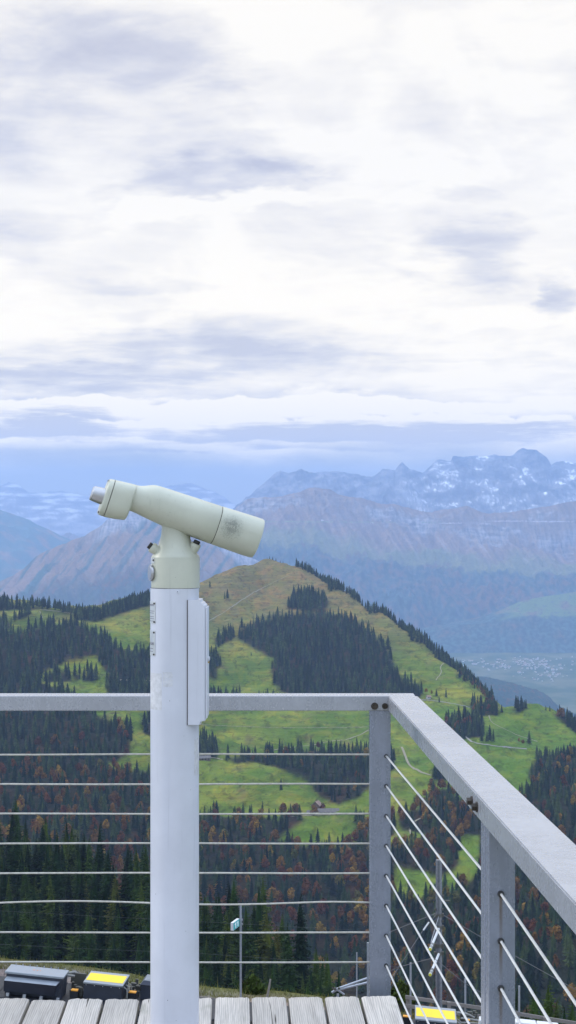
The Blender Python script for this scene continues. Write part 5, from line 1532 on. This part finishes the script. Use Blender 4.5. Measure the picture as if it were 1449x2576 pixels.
# ------------------------------------------------------------------ deck
M_deck = weathered_wood('weathered_boards', (0.47, 0.43, 0.385))
M_beam = weathered_wood('weathered_beam', (0.20, 0.19, 0.18))
deck = empty('viewing_deck', (0, 6.4, 0), 'weathered grey plank deck carrying the telescope', 'deck')
YA = math.atan(0.0285)      # the boards run a little to the left of straight ahead
dk = MB()
pitch = 0.1331
rd = random.Random(5)
for i in range(34):
    x1 = 0.396 - i * pitch - 0.006; x0 = x1 - pitch + 0.011
    e = rd.uniform(-0.012, 0.006); zt = rd.uniform(-0.003, 0.003); tw = rd.uniform(-0.003, 0.003)
    bm = bmesh.new()
    # the sawn far end is ragged and worn round at its corners
    n = 14
    prof = []
    for k in range(n + 1):
        f = k / n
        rag = rd.uniform(-.004, .004) - 0.009 * (abs(2 * f - 1) ** 9)
        prof.append((x0 + (x1 - x0) * f, e + rag))
    def zz(f): return zt + tw * (f - .5) - 0.003 * abs(2 * f - 1) ** 10
    rows = []
    L = 8.2
    for (yy_, drop) in ((0.0, 0.006), (-0.02, 0.0), (-0.6, 0), (-2.2, 0), (-L, 0)):
        row = []
        for k, (px_, py_) in enumerate(prof):
            f = k / n; jit = rd.uniform(-.0012, .0012) if 0 < k < n else 0
            row.append(bm.verts.new((px_ + (rd.uniform(-.0015, .0015) if yy_ > -L else 0), (py_ if yy_ > -0.1 else 0) + yy_, zz(f) - drop + jit)))
        rows.append(row)
    low = [[bm.verts.new((v.co.x, v.co.y, -0.042)) for v in row] for row in rows]
    for a in range(len(rows) - 1):
        for k in range(n):
            bm.faces.new((rows[a][k], rows[a][k + 1], rows[a + 1][k + 1], rows[a + 1][k]))
            bm.faces.new((low[a][k], low[a + 1][k], low[a + 1][k + 1], low[a][k + 1]))
        bm.faces.new((rows[a][0], rows[a + 1][0], low[a + 1][0], low[a][0]))
        bm.faces.new((rows[a][n], low[a][n], low[a + 1][n], rows[a + 1][n]))
    for k in range(n):
        bm.faces.new((rows[0][k], low[0][k], low[0][k + 1], rows[0][k + 1]))
        bm.faces.new((rows[-1][k], rows[-1][k + 1], low[-1][k + 1], low[-1][k]))
    dk.bm(bm)
o = dk.build('planking', M_deck, deck, True, 40); o.rotation_euler = (0, 0, YA)
js = MB()
for y in (-0.22, -1.4, -2.6, -3.8, -5.0, -6.2, -7.4): js.box(-4.1, 0.36, y - 0.06, y + 0.06, -0.20, -0.046)
o = js.build('joist', M_beam, deck); o.rotation_euler = (0, 0, YA)
fr = MB(); fr.box(-4.2, 0.36, -0.14, -0.10, -0.42, -0.205); fr.box(-4.2, 0.36, -7.5, -7.46, -0.42, -0.205)
for x in (-3.9, -1.8, 0.2):
    for y in (-0.12, -7.48): fr.box(x - .07, x + .07, y - .07, y + .07, -3.2, -0.425)
o = fr.build('substructure', M_beam, deck); o.rotation_euler = (0, 0, YA)

# ------------------------------------------------------------------ railing
holes_z = [0.8600 - 0.1115 * i for i in range(8)]
M_galv = galvanised('galvanised_steel', (0.215, 0.235, 0.29))
M_galv_top = galvanised('galvanised_rail', (0.31, 0.32, 0.35))
M_galv_s = galvanised('galvanised_stained', (0.215, 0.235, 0.29), [(0.5027, holes_z[i], l) for i, l in enumerate((0.17, 0.13, 0.15, 0.1, 0.1, 0.1, 0.1, 0.1))])
M_bolt = paint('bronzed_bolt', (0.055, 0.046, 0.038), 0.45, 0.7, 0.35, 60)
M_grom = paint('black_grommet', (0.012, 0.012, 0.012), 0.5)
M_rope = paint('steel_rope', (0.48, 0.46, 0.41), 0.45, 0.4, 0.15, 80)
M_rope_w = paint('coated_rope', (0.58, 0.565, 0.535), 0.4, 0.1, 0.08, 80)
rail = empty('cable_railing', (0.34, 6.53, 0), 'galvanised steel corner railing with horizontal wire ropes', 'railing')


def rp(mb, name, mat, smooth=False, angle=35, parent=None):
    o = mb.build(name, mat, parent or rail, smooth, angle)
    if parent is None: o.matrix_parent_inverse = Matrix.Translation(-Vector(rail.location))
    return o


zt, zb = 1.084, 1.029
far = MB().box(-2.9, 0.4755, 6.52, 6.628, zb, zt, 0, 0.003)
hr1 = rp(far, 'handrail', M_galv_top)
# side rail: runs toward the viewer, turned a little outward
def sx_(Y): return 0.3738 + 0.0333 * (6.5185 - Y)
w = 0.1105
p = []
for z in (zb, zt):
    p += [(sx_(-0.6), -0.6, z), (sx_(-0.6) + w, -0.6, z), (sx_(6.5185) + w, 6.546, z), (sx_(6.5185), 6.5185, z)]
bm = bmesh.new(); vv = [bm.verts.new(q) for q in (p[0], p[1], (p[2][0], 6.5185, zb), p[3], p[4], p[5], (p[6][0], 6.5185, zt), p[7])]
for f in [(3, 2, 1, 0), (4, 5, 6, 7), (0, 1, 5, 4), (1, 2, 6, 5), (2, 3, 7, 6), (3, 0, 4, 7)]: bm.faces.new([vv[i] for i in f])
bmesh.ops.bevel(bm, geom=list(bm.edges), offset=0.003, segments=2, affect='EDGES')
mb = MB(); mb.bm(bm); hr2 = rp(mb, 'handrail', M_galv_top)
post1 = rp(MB().box(0.3052, 0.3829, 6.5235, 6.60, -0.9, zb - 0.0005, 0, 0.0035), 'post', M_galv)
pm = MB().box(0.4738, 0.5366, 4.133, 4.199, -0.9, zb - 0.0005, 0, 0.003)
pm.box(0.4718, 0.5350, 4.2005, 4.282, -0.9, zb - 0.0005, 0, 0.003)
post2 = rp(pm, 'post', M_galv_s)
post3 = rp(MB().box(-1.52, -1.442, 6.5235, 6.60, -0.9, zb - 0.0005, 0, 0.0035), 'post', M_galv)
for (q, ax, r) in (((0.3228, 6.52, 1.0465), (0, -1, 0), 0.0104), ((0.3612, 6.5215, 1.0465), (0, -1, 0), 0.0088)):
    rp(MB().hexbolt(q, ax, r, 0.012), 'bolt', M_bolt)
for Y in (4.262, 4.175):
    rp(MB().hexbolt((sx_(Y), Y, 1.055), (-1, -0.033, 0), 0.0098, 0.0135), 'bolt', M_bolt)


def rope_mb(pts, r, pitch=0.03, lobes=7, seg=0.004, depth=0.16):
    """laid wire rope: lobed section turning along the run"""
    pts = [Vector(p) for p in pts]
    L = [0]
    for a, b in zip(pts[:-1], pts[1:]): L.append(L[-1] + (b - a).length)
    n = max(20, min(900, int(L[-1] / seg))); rings = []
    Ls = np.array(L); P = np.array([tuple(p) for p in pts])
    d0 = (pts[-1] - pts[0]).normalized(); u = d0.orthogonal().normalized(); w_ = d0.cross(u)
    m = lobes * 2
    for i in range(n + 1):
        s = L[-1] * i / n
        c = Vector((np.interp(s, Ls, P[:, 0]), np.interp(s, Ls, P[:, 1]), np.interp(s, Ls, P[:, 2])))
        tw = 2 * math.pi * s / (pitch * lobes)
        ring = []
        for k in range(m):
            a = 2 * math.pi * k / m + tw
            rr = r * (1 + (depth * 0.5 if k % 2 == 0 else -depth))
            ring.append(c + (u * math.cos(a) + w_ * math.sin(a)) * rr)
        rings.append(ring)
    return MB().loft(rings)


rs = random.Random(9)
for i, z in enumerate(holes_z):
    pts = []
    amp = {5: 0.0065, 0: 0.0014}.get(i, 0.0011)
    ph = rs.uniform(0, 6.28)
    for k in range(60):
        X_ = 0.335 - (0.335 + 2.9) * k / 59
        dz = amp * math.sin(X_ * (5.2 if i == 5 else 4.0) + ph) * min(1, (0.335 - X_) * 4) + rs.uniform(-.0002, .0002)
        if i == 5: dz = 0.0065 * math.sin((X_ + 0.93) * 2 * math.pi / 1.12 + 0.9) * min(1, (0.335 - X_) * 5)
        pts.append((X_, 6.57, z + dz))
    rp(rope_mb(pts, 0.0034, 0.0055, 7, 0.0045), 'cable', M_rope, True, 60)
for i, z in enumerate(holes_z):
    sag = rs.uniform(-.002, .001)
    a, b = Vector((0.3657, 6.535, z)), Vector((0.5020, 4.20, z - 0.003))
    pts = [a.lerp(b, t / 16) + Vector((0, 0, sag * math.sin(math.pi * t / 16))) for t in range(17)]
    rp(rope_mb(pts, 0.0031, 0.0055, 7, 0.004), 'cable', M_rope_w, True, 60)
    a, b = Vector((0.5027, 4.15, z - 0.003)), Vector((0.5027 + 0.0258 * 4.2, -0.4, z - 0.003))
    pts = [a.lerp(b, t / 30) for t in range(31)]
    rp(rope_mb(pts, 0.0031, 0.0055, 7, 0.004), 'cable', M_rope_w, True, 60)
    g_ = MB()
    g_.loft([[(0.3657 + rr * math.cos(a_), yy_, z + rr * math.sin(a_)) for a_ in [6.2832 * q / 20 for q in range(20)]] for rr, yy_ in ((0.0072, 6.5236), (0.0072, 6.519), (0.0045, 6.5175), (0.0040, 6.523))], caps=False)
    rp(g_, 'grommet', M_grom, True)
    g_ = MB()
    g_.loft([[(0.5027 + rr * math.cos(a_), yy_, z - 0.003 + rr * math.sin(a_)) for a_ in [6.2832 * q / 20 for q in range(20)]] for rr, yy_ in ((0.0078, 4.1332), (0.0076, 4.1275), (0.0048, 4.126), (0.0042, 4.132))], caps=False)
    rp(g_, 'grommet', M_grom, True)

# ------------------------------------------------------------------ coin telescope
TY = 5.77                      # distance of the post
QS = F / TY                    # grid units per metre there
TXc, TZ = (439.5 - CX) / QS, lambda y: ZC - (y - HY) / QS
M_cream = paint('pale_green_enamel', (0.47, 0.475, 0.385), 0.38, 0, 0.05, 9, 0.06, 260, 0.5, ((0.36, 0.37, 0.28), 14, 0.66), (120, 0.66))
M_white = paint('white_enamel', (0.54, 0.55, 0.60), 0.33, 0, 0.05, 5, 0.05, 220, 0.5, ((0.42, 0.42, 0.43), 9, 0.66), (150, 0.70))
M_blk = paint('black_rubber', (0.015, 0.015, 0.015), 0.6)
M_chrome = paint('brushed_metal', (0.42, 0.42, 0.43), 0.32, 0.9, 0.06, 60)
M_plate = paint('engraved_plate', (0.60, 0.60, 0.57), 0.35, 0.6, 0.08, 40)
M_ink = paint('dark_lettering', (0.06, 0.04, 0.08), 0.6)
M_seam = paint('dark_seam', (0.05, 0.045, 0.04), 0.8)
M_residue = paint('glue_residue', (0.54, 0.54, 0.555), 0.8, 0, 0.12, 60, 0.1, 400)
M_brass = paint('brass', (0.45, 0.30, 0.10), 0.35, 0.9)
tel = empty('coin_telescope', (TXc, TY, 0), 'pale green coin-operated binocular telescope on a white steel post', 'telescope')


def tp(mb, name, mat, smooth=True, angle=35, parent=None):
    o = mb.build(name, mat, parent or tel, smooth, angle)
    ref = tel
    o.matrix_parent_inverse = Matrix.Translation(-Vector(tel.location))
    return o


seam = TZ(1478.3)
RP = 61.0 / QS
pole = tp(MB().lathe([(RP, 0.0), (RP, seam - 0.0012), (RP - 0.002, seam - 0.0008)], (TXc, TY), 96), 'post', M_white)
tp(MB().lathe([(RP + 0.02, 0.0005), (RP + 0.055, 0.0005), (RP + 0.055, 0.012), (RP + 0.002, 0.014), (RP + 0.002, 0.0005)], (TXc, TY), 64), 'base_flange', M_white)
tp(MB().lathe([(RP - 0.0015, seam - 0.0022), (RP - 0.0008, seam + 0.0008)], (TXc, TY), 64), 'seam_ring', M_seam)
# head cylinder, flare and neck
prof = [(60.8, 1478.0), (61.0, 1470), (61.0, 1403.5), (60.6, 1401.5), (57.5, 1396), (52, 1388), (47.5, 1380), (43.6, 1372), (40.5, 1364), (38.0, 1355), (36.2, 1346), (35.0, 1336), (34.6, 1326), (34.6, 1306)]
ped = tp(MB().lathe([(r / QS, TZ(y)) for r, y in prof], (TXc + 2.0 / QS, TY), 96), 'pedestal_head', M_cream, True, 60)
tp(MB().lathe([(61.25 / QS, TZ(1402.6)), (61.25 / QS, TZ(1401.9))], (TXc + 2.0 / QS, TY), 96, caps=False), 'groove', M_cream)

# binocular body: sections read along its axis (a) and across it (p)
PSI, PIT = R(9), R(18)
ax = Vector((math.cos(PIT) * math.cos(PSI), math.cos(PIT) * math.sin(PSI), -math.sin(PIT)))
dn = Vector((-math.sin(PIT) * math.cos(PSI), -math.sin(PIT) * math.sin(PSI), -math.cos(PIT)))
sd_ = ax.cross(dn)             # to the side, away from the viewer or toward him
if sd_.y < 0: sd_ = -sd_
UZ = 0.369 / QS                # metres per reading unit
C0 = Vector(((188.66 - CX) / QS, TY - 0.06, TZ(1163.45)))


def bp_(a, p_, s=0.0): return C0 + ax * (a * UZ / math.cos(PSI)) + dn * (p_ * UZ) + sd_ * (s * UZ)


def section(a, p0, p1, hw, ex=2.4, n=56):
    out = []; c, h = (p0 + p1) / 2, (p1 - p0) / 2
    for k in range(n):
        th = 2 * math.pi * k / n
        cs, sn = math.cos(th), math.sin(th)
        out.append(bp_(a, c + h * math.copysign(abs(sn) ** (2 / ex), sn), hw * math.copysign(abs(cs) ** (2 / ex), cs)))
    return out


house = [section(*s) for s in ((262, 44, 274, 150, 3.2), (266, 36, 282, 158, 3.2), (276, 31, 286, 163, 3.2), (300, 27, 287, 164, 3.2))]
tp(MB().loft(house), 'face_plate', M_cream, True, 50)
tp(MB().loft([section(301, 30, 285, 162, 3.2), section(304, 30, 285, 162, 3.2)], caps=False), 'seam_ring', M_seam)
house = [section(*s) for s in ((305, 27, 287, 164, 3.2), (322, 25, 287, 164, 3.2), (380, 20, 280, 162, 3.2), (436, 16, 268, 158, 3.2), (446, 16, 262, 153, 3.2), (451, 18, 250, 146, 3.2))]
tp(MB().loft(house), 'eyepiece_housing', M_cream, True, 50)
body = [section(*s) for s in ((440, 17, 200, 132, 2.6), (455, 15, 196, 130, 2.6), (480, 11, 195, 132, 2.6), (505, 2, 198, 140, 2.5), (535, -12, 202, 150, 2.5), (560, -22, 206, 158, 2.4), (580, -26, 209, 162, 2.4), (620, -28, 214, 165, 2.4), (700, -28.5, 224, 166, 2.4), (860, -29, 233, 167, 2.4), (1039, -29, 240, 168, 2.4), (1041, -27, 238, 166, 2.4))]
tp(MB().loft(body), 'body', M_cream, True, 50)
tp(MB().loft([section(1040.5, -26.5, 237.5, 165.5), section(1045.5, -26.5, 237.5, 165.5)], caps=False), 'seam_ring', M_seam)
# objective barrel, worn through to dark metal in one patch
m = paint('worn_pale_green_enamel', (0.47, 0.475, 0.385), 0.40, 0, 0.05, 9, 0.06, 260)
nd, lk = nodes_of(m); b = nd['Principled BSDF']
src = b.inputs['Base Color'].links[0].from_socket
tcn = nd.new('ShaderNodeTexCoord')
patch_c = bp_(1130, 92, -150)
vs_ = nd.new('ShaderNodeVectorMath'); vs_.operation = 'SUBTRACT'; lk.new(tcn.outputs['Object'], vs_.inputs[0]); vs_.inputs[1].default_value = patch_c
ln_ = nd.new('ShaderNodeVectorMath'); ln_.operation = 'LENGTH'; lk.new(vs_.outputs[0], ln_.inputs[0])
spk = noise(nd, lk, tcn.outputs['Object'], 700, 3, 0.6)
big = noise(nd, lk, tcn.outputs['Object'], 38, 3, 0.6)
thr = math_(nd, lk, 'ADD', mapr(nd, lk, ln_.outputs['Value'], 0.014, 0.068, 0.40, 0.74, False), math_(nd, lk, 'MULTIPLY_ADD', big.outputs[0], -0.16, 0.08))
wear = mapr(nd, lk, math_(nd, lk, 'SUBTRACT', spk.outputs[0], thr), -0.05, 0.09)
lk.new(mixc(nd, lk, math_(nd, lk, 'MULTIPLY', wear, 0.66), src, (0.055, 0.065, 0.06)), b.inputs['Base Color'])
barrel = [section(*s) for s in ((1045, -27, 238, 166, 2.4), (1047, -29.5, 240.5, 168.5, 2.4), (1160, -32, 243, 169, 2.4), (1285, -33.5, 246, 170, 2.4), (1330, -33, 244, 168, 2.4), (1340, -30, 241, 165, 2.4), (1343, -22, 233, 158, 2.4), (1336, -10, 221, 148, 2.4), (1290, -6, 217, 144, 2.4))]
tp(MB().loft(barrel), 'objective_barrel', m, True, 50)
# two eyepieces
for s in (-84, 84):
    pr = [(258, 56), (276, 55.5), (270, 55.5), (230, 52.5), (195, 49), (187, 46.5), (184, 43), (187, 35), (200, 31)]
    rings = [[bp_(a, 159 + r_ * math.sin(q), s + r_ * math.cos(q)) for q in [2 * math.pi * k / 40 for k in range(40)]] for a, r_ in pr[2:]]
    rings = [[bp_(264, 159 + 55.5 * math.sin(q), s + 55.5 * math.cos(q)) for q in [2 * math.pi * k / 40 for k in range(40)]]] + rings
    ep = tp(MB().loft(rings), 'eyepiece', M_chrome, True, 40)
    gl = tp(MB().loft([[bp_(198, 159 + r_ * math.sin(q), s + r_ * math.cos(q)) for q in [2 * math.pi * k / 30 for k in range(30)]] for r_ in (31, 2)]), 'lens', paint('lens_glass', (0.01, 0.012, 0.015), 0.05), True, 40)
for (p_, s, hw, hp) in ((66, -40, 26, 14), (250, -30, 22, 12)):
    q = MB(); q.hexa([bp_(a, p_ + dp, s + ds) for a in (261.6, 259.5) for dp, ds in ((-hp, -hw), (-hp, hw), (hp, hw), (hp, -hw))])
    tp(q, 'screw_plate', M_plate, False)
for (p_, s) in ((48, -118), (270, -118), (270, -60), (50, 0)):
    q = bp_(263, p_, s); tp(MB().tube(q, q - ax * 0.002, 0.003, n=10), 'screw', M_blk)
# stop knobs on the flare
for (q, bx, by, ax_, r1) in (('left', 395, 1385, Vector((-0.80, -0.12, 0.60)), 13), ('right', 487, 1383, Vector((0.42, -0.12, 0.90)), 13)):
    c = Vector(((bx - CX) / QS, TY - 0.02, TZ(by))); ax_.normalize()
    k0 = {'left': 0.000, 'right': -0.012}[q]; k1 = {'left': 0.011, 'right': 0.012}[q]
    st_ = MB().tube(c + ax_ * (k0 - 0.012), c + ax_ * k1, 9.5 / QS, r1 / QS, 28)
    tp(st_, 'stop_boss', M_cream, True, 40)
    kn = MB().tube(c + ax_ * (k1 + 0.0005), c + ax_ * (k1 + 0.011), r1 / QS + 0.0006, r1 / QS - 0.0004, 28)
    tp(kn, 'stop_collar', M_cream, True, 40)
    tp(MB().tube(c + ax_ * (k1 + 0.011), c + ax_ * (k1 + 0.021), 8.6 / QS, 8.2 / QS, 24), 'rubber_stop', M_blk, True, 40)


def on_pole(th, z, dr=0.0, R0=None):
    """th: angle round the post, 0 = toward the viewer, -90 deg = left"""
    r = (R0 or RP) + dr
    return Vector((TXc + r * math.sin(th), TY - r * math.cos(th), z))


def curved_plate(name, mat, t0, t1, z0, z1, thick, n=14, R0=None, cx=0.0):
    mb = MB(); rings = []
    for k in range(n + 1):
        th = t0 + (t1 - t0) * k / n
        rings.append([on_pole(th, z0, 0.0003, R0) + Vector((cx, 0, 0)), on_pole(th, z0, thick, R0) + Vector((cx, 0, 0)), on_pole(th, z1, thick, R0) + Vector((cx, 0, 0)), on_pole(th, z1, 0.0003, R0) + Vector((cx, 0, 0))])
    mb.loft(rings)
    return tp(mb, name, mat, True, 30)


def text_on_pole(txt, size, th_end, z, dr, mat, R0=None):
    """raised lettering bent round the post; its right-hand end lies at th_end"""
    cu = bpy.data.curves.new('lettering', 'FONT'); cu.body = txt; cu.size = size; cu.align_x = 'RIGHT'; cu.resolution_u = 2
    ob = bpy.data.objects.new('lettering', cu); COL.objects.link(ob)
    dg = bpy.context.evaluated_depsgraph_get(); me = bpy.data.meshes.new_from_object(ob.evaluated_get(dg))
    bpy.data.objects.remove(ob); bpy.data.curves.remove(cu)
    r = (R0 or RP) + dr
    for v in me.vertices:
        th = th_end + v.co.x / r
        v.co = on_pole(th, z + v.co.y, dr, R0)
    me.materials.clear(); me.materials.append(mat)
    o = link_mesh('lettering', me, tel); o.matrix_parent_inverse = Matrix.Translation(-Vector(tel.location))
    return o


def ang(x): return math.asin(max(-1, min(1, (x - 439.5) / 61.0)))
# two engraved plates and a small one, wrapped round the left of the post
for (y0, y1, xr, lines) in ((1511.5, 1566.5, 394.6, [('WARNING', 7, 1523, 4), (None, 3, 1536, 3), (None, 3, 1541, 5), (None, 3, 1550, 5), (None, 3, 1555, 5), (None, 3, 1561, 3)]),
                            (1584, 1647.5, 393.8, [('BINOCULAR', 9, 1620, 4), (None, 3, 1630, 6), (None, 3, 1637, 8)])):
    curved_plate('name_plate', M_plate, R(-150), ang(xr), TZ(y1), TZ(y0), 0.0012)
    for tx, sz, yy_, inset in lines:
        if tx: text_on_pole(tx, sz / QS, ang(xr - inset * 0.8), TZ(yy_), 0.0017, M_ink)
        else:      # small print, too fine to read: one thin inked line
            e_ = ang(xr - inset * 0.8); curved_plate('small_print', M_ink, e_ - 0.75, e_, TZ(yy_), TZ(yy_ - 0.9), 0.0016, 10)
    for yy_ in (y0 + 5, y1 - 4):
        c = on_pole(ang(xr - 3), TZ(yy_), 0.0012); nrm = Vector((math.sin(ang(xr - 3)), -math.cos(ang(xr - 3)), 0))
        tp(MB().tube(c, c + nrm * 0.002, 0.0032, 0.0028, 14), 'screw', M_bolt)
R2 = 61.0 / QS
curved_plate('coin_plate', M_plate, R(-120), ang(389.0), TZ(1416), TZ(1402.8), 0.001, R0=R2, cx=2.0 / QS)
c = on_pole(ang(387), TZ(1408.5), 0.001, R2) + Vector((2 / QS, 0, 0)); nrm = Vector((math.sin(ang(387)), -math.cos(ang(387)), 0))
tp(MB().tube(c, c + nrm * 0.002, 0.0035, 0.003, 14), 'screw', M_bolt)
# coin knob seen edge-on at the left
c = Vector((TXc + (381.5 - 439.5) / QS, TY - 0.028, TZ(1440)))
nk = Vector((-0.93, -0.34, 0.02)).normalized()
tp(MB().tube(c - nk * 0.012, c - nk * 0.001, 0.020, 0.021, 40).tube(c - nk * 0.001, c + nk * 0.004, 0.0275, 0.0265, 48).tube(c + nk * 0.004, c + nk * 0.0055, 0.0225, 0.021, 48), 'coin_knob', M_chrome, True, 40)
# little lock bolt under the seam
th = ang(451.5); c = on_pole(th, TZ(1487), 0.0); nrm = Vector((math.sin(th), -math.cos(th), 0))
tp(MB().lathe([(0.0001, 0), (0.0050, 0.0), (0.0052, 0.0012), (0.0040, 0.0022), (0.0001, 0.0022)], n=24), 'lock_bolt', M_white).matrix_local = Matrix.Translation(c - Vector(tel.location)) @ nrm.to_track_quat('Z', 'Y').to_matrix().to_4x4()
tp(MB().tube(c + nrm * 0.002 + Vector((-0.0018, 0, 0.001)), c + nrm * 0.0028 + Vector((-0.0018, 0, 0.001)), 0.0014, n=10), 'lock_slot', M_blk)
# coin box on the right of the post
bx0, bx1 = TXc + (475.5 - 439.5) / QS, TXc + (519.5 - 439.5) / QS
hd = 0.0685
mb = MB(); rings = []
def plan(ext, h_, z):
    """plan of the box at height z: from the saddle out to 'ext'"""
    return [(bx0, TY - h_, z), (bx0 + (ext - bx0) * .9, TY - h_, z), (ext, TY - h_ + 0.006, z), (ext, TY + h_ - 0.006, z), (bx0 + (ext - bx0) * .9, TY + h_, z), (bx0, TY + h_, z)]
e0 = TXc + (508 - 439.5) / QS
for y, ext in ((1817.5, e0 - .004), (1816, e0), (1811.5, e0), (1809, e0 + .002), (1808, bx1 - .002), (1806.5, bx1), (1524, bx1), (1521, bx1 - .001), (1518.5, bx1 - .006), (1516, e0 + .008), (1513.5, e0 + .002), (1510.5, e0), (1507.5, e0), (1506.8, e0 - .004)):
    rings.append(plan(ext, hd, TZ(y)))
mb.loft(rings); cb = tp(mb, 'coin_box', M_white, True, 30)
tp(MB().box(bx0 - 0.0022, bx0 - 0.0003, TY - hd - 0.0006, TY + hd + 0.0006, TZ(1818), TZ(1507)), 'gasket', M_seam, False)
tp(MB().box(bx1 + 0.0006, TXc + (523.6 - 439.5) / QS, TY - hd + 0.004, TY + hd - 0.004, TZ(1801.5), TZ(1526), 0, 0.0012), 'coin_box_door', M_white, False)
xk = TXc + (523.8 - 439.5) / QS
tp(MB().tube((xk, TY - 0.03, TZ(1656)), (xk + 0.004, TY - 0.03, TZ(1656)), 0.0105, 0.009, 24), 'lock_cover', M_white, True)
tp(MB().box(xk + 0.003, xk + 0.0068, TY - 0.037, TY - 0.023, TZ(1659), TZ(1650), 0, 0.001), 'lock_cover', M_white, False)
tp(MB().tube((xk + 0.001, TY - 0.031, TZ(1663)), (xk + 0.005, TY - 0.031, TZ(1663)), 0.004, n=16), 'lock', M_brass, True)
# old sticker residue on the post
curved_plate('sticker_residue', M_residue, R(-75), ang(397.0 + 14), TZ(1781), TZ(1690), 0.0004)
def ragged(t0, t1, z0, z1, seed):
    rd_ = random.Random(seed); mb = MB(); n = 10; vs = []
    for j in range(n + 1):
        for k in range(n + 1):
            e_ = 0.18 if k == n else 0.05
            th = t0 + (t1 - t0) * (k / n + (rd_.uniform(-e_, e_) if k in (0, n) else 0)); z = z0 + (z1 - z0) * (j / n + (rd_.uniform(-.06, .06) if j in (0, n) else 0))
            vs.append(on_pole(th, z, 0.0004))
    mb.add(vs, [(j * (n + 1) + k, j * (n + 1) + k + 1, (j + 1) * (n + 1) + k + 1, (j + 1) * (n + 1) + k) for j in range(n) for k in range(n) if rd_.random() > 0.08])
    tp(mb, 'sticker_residue', M_residue, True)
ragged(ang(414), ang(437), TZ(1722), TZ(1703), 3); ragged(ang(414), ang(436), TZ(1702), TZ(1686), 4); ragged(ang(490), ang(499.5), TZ(1950), TZ(1858), 5)
for (x, y, r_) in ((431, 1757, 0.9), (466, 1845, .6), (482, 1980, .6), (395, 2240, .8), (470, 2330, .7), (426, 2500, 1.0), (447, 2550, .7)):
    c = on_pole(ang(x), TZ(y), 0.0); nrm = Vector((math.sin(ang(x)), -math.cos(ang(x)), 0))
    tp(MB().tube(c, c + nrm * 0.0006, r_ / QS, n=8), 'paint_chip', M_seam)
# worn lettering on the barrel, following its curve
cu = bpy.data.curves.new('lettering', 'FONT'); cu.body = 'KOWA PROMINAR'; cu.size = 0.0165; cu.resolution_u = 3
ob = bpy.data.objects.new('lettering', cu); COL.objects.link(ob)
dg = bpy.context.evaluated_depsgraph_get(); me = bpy.data.meshes.new_from_object(ob.evaluated_get(dg))
bpy.data.objects.remove(ob); bpy.data.curves.remove(cu)
wmax = max(v.co.x for v in me.vertices)
for v in me.vertices:
    a = 1066 + v.co.x / UZ * (236 / (wmax / UZ)); p_ = 100 - v.co.y / UZ + 0.0 * a
    f = (a - 1047) / 290; p0, p1, hw = -29.5 - 4 * f, 240.5 + 5.5 * f, 168.5 + 1.5 * f
    c_, h_ = (p0 + p1) / 2, (p1 - p0) / 2; q = (p_ - c_) / h_
    s = (1 - abs(q) ** 2.4) ** (1 / 2.4) * hw
    v.co = bp_(a, p_, -(s + 0.9))
me.materials.clear(); me.materials.append(M_cream)
o = link_mesh('lettering', me, tel); o.matrix_parent_inverse = Matrix.Translation(-Vector(tel.location))
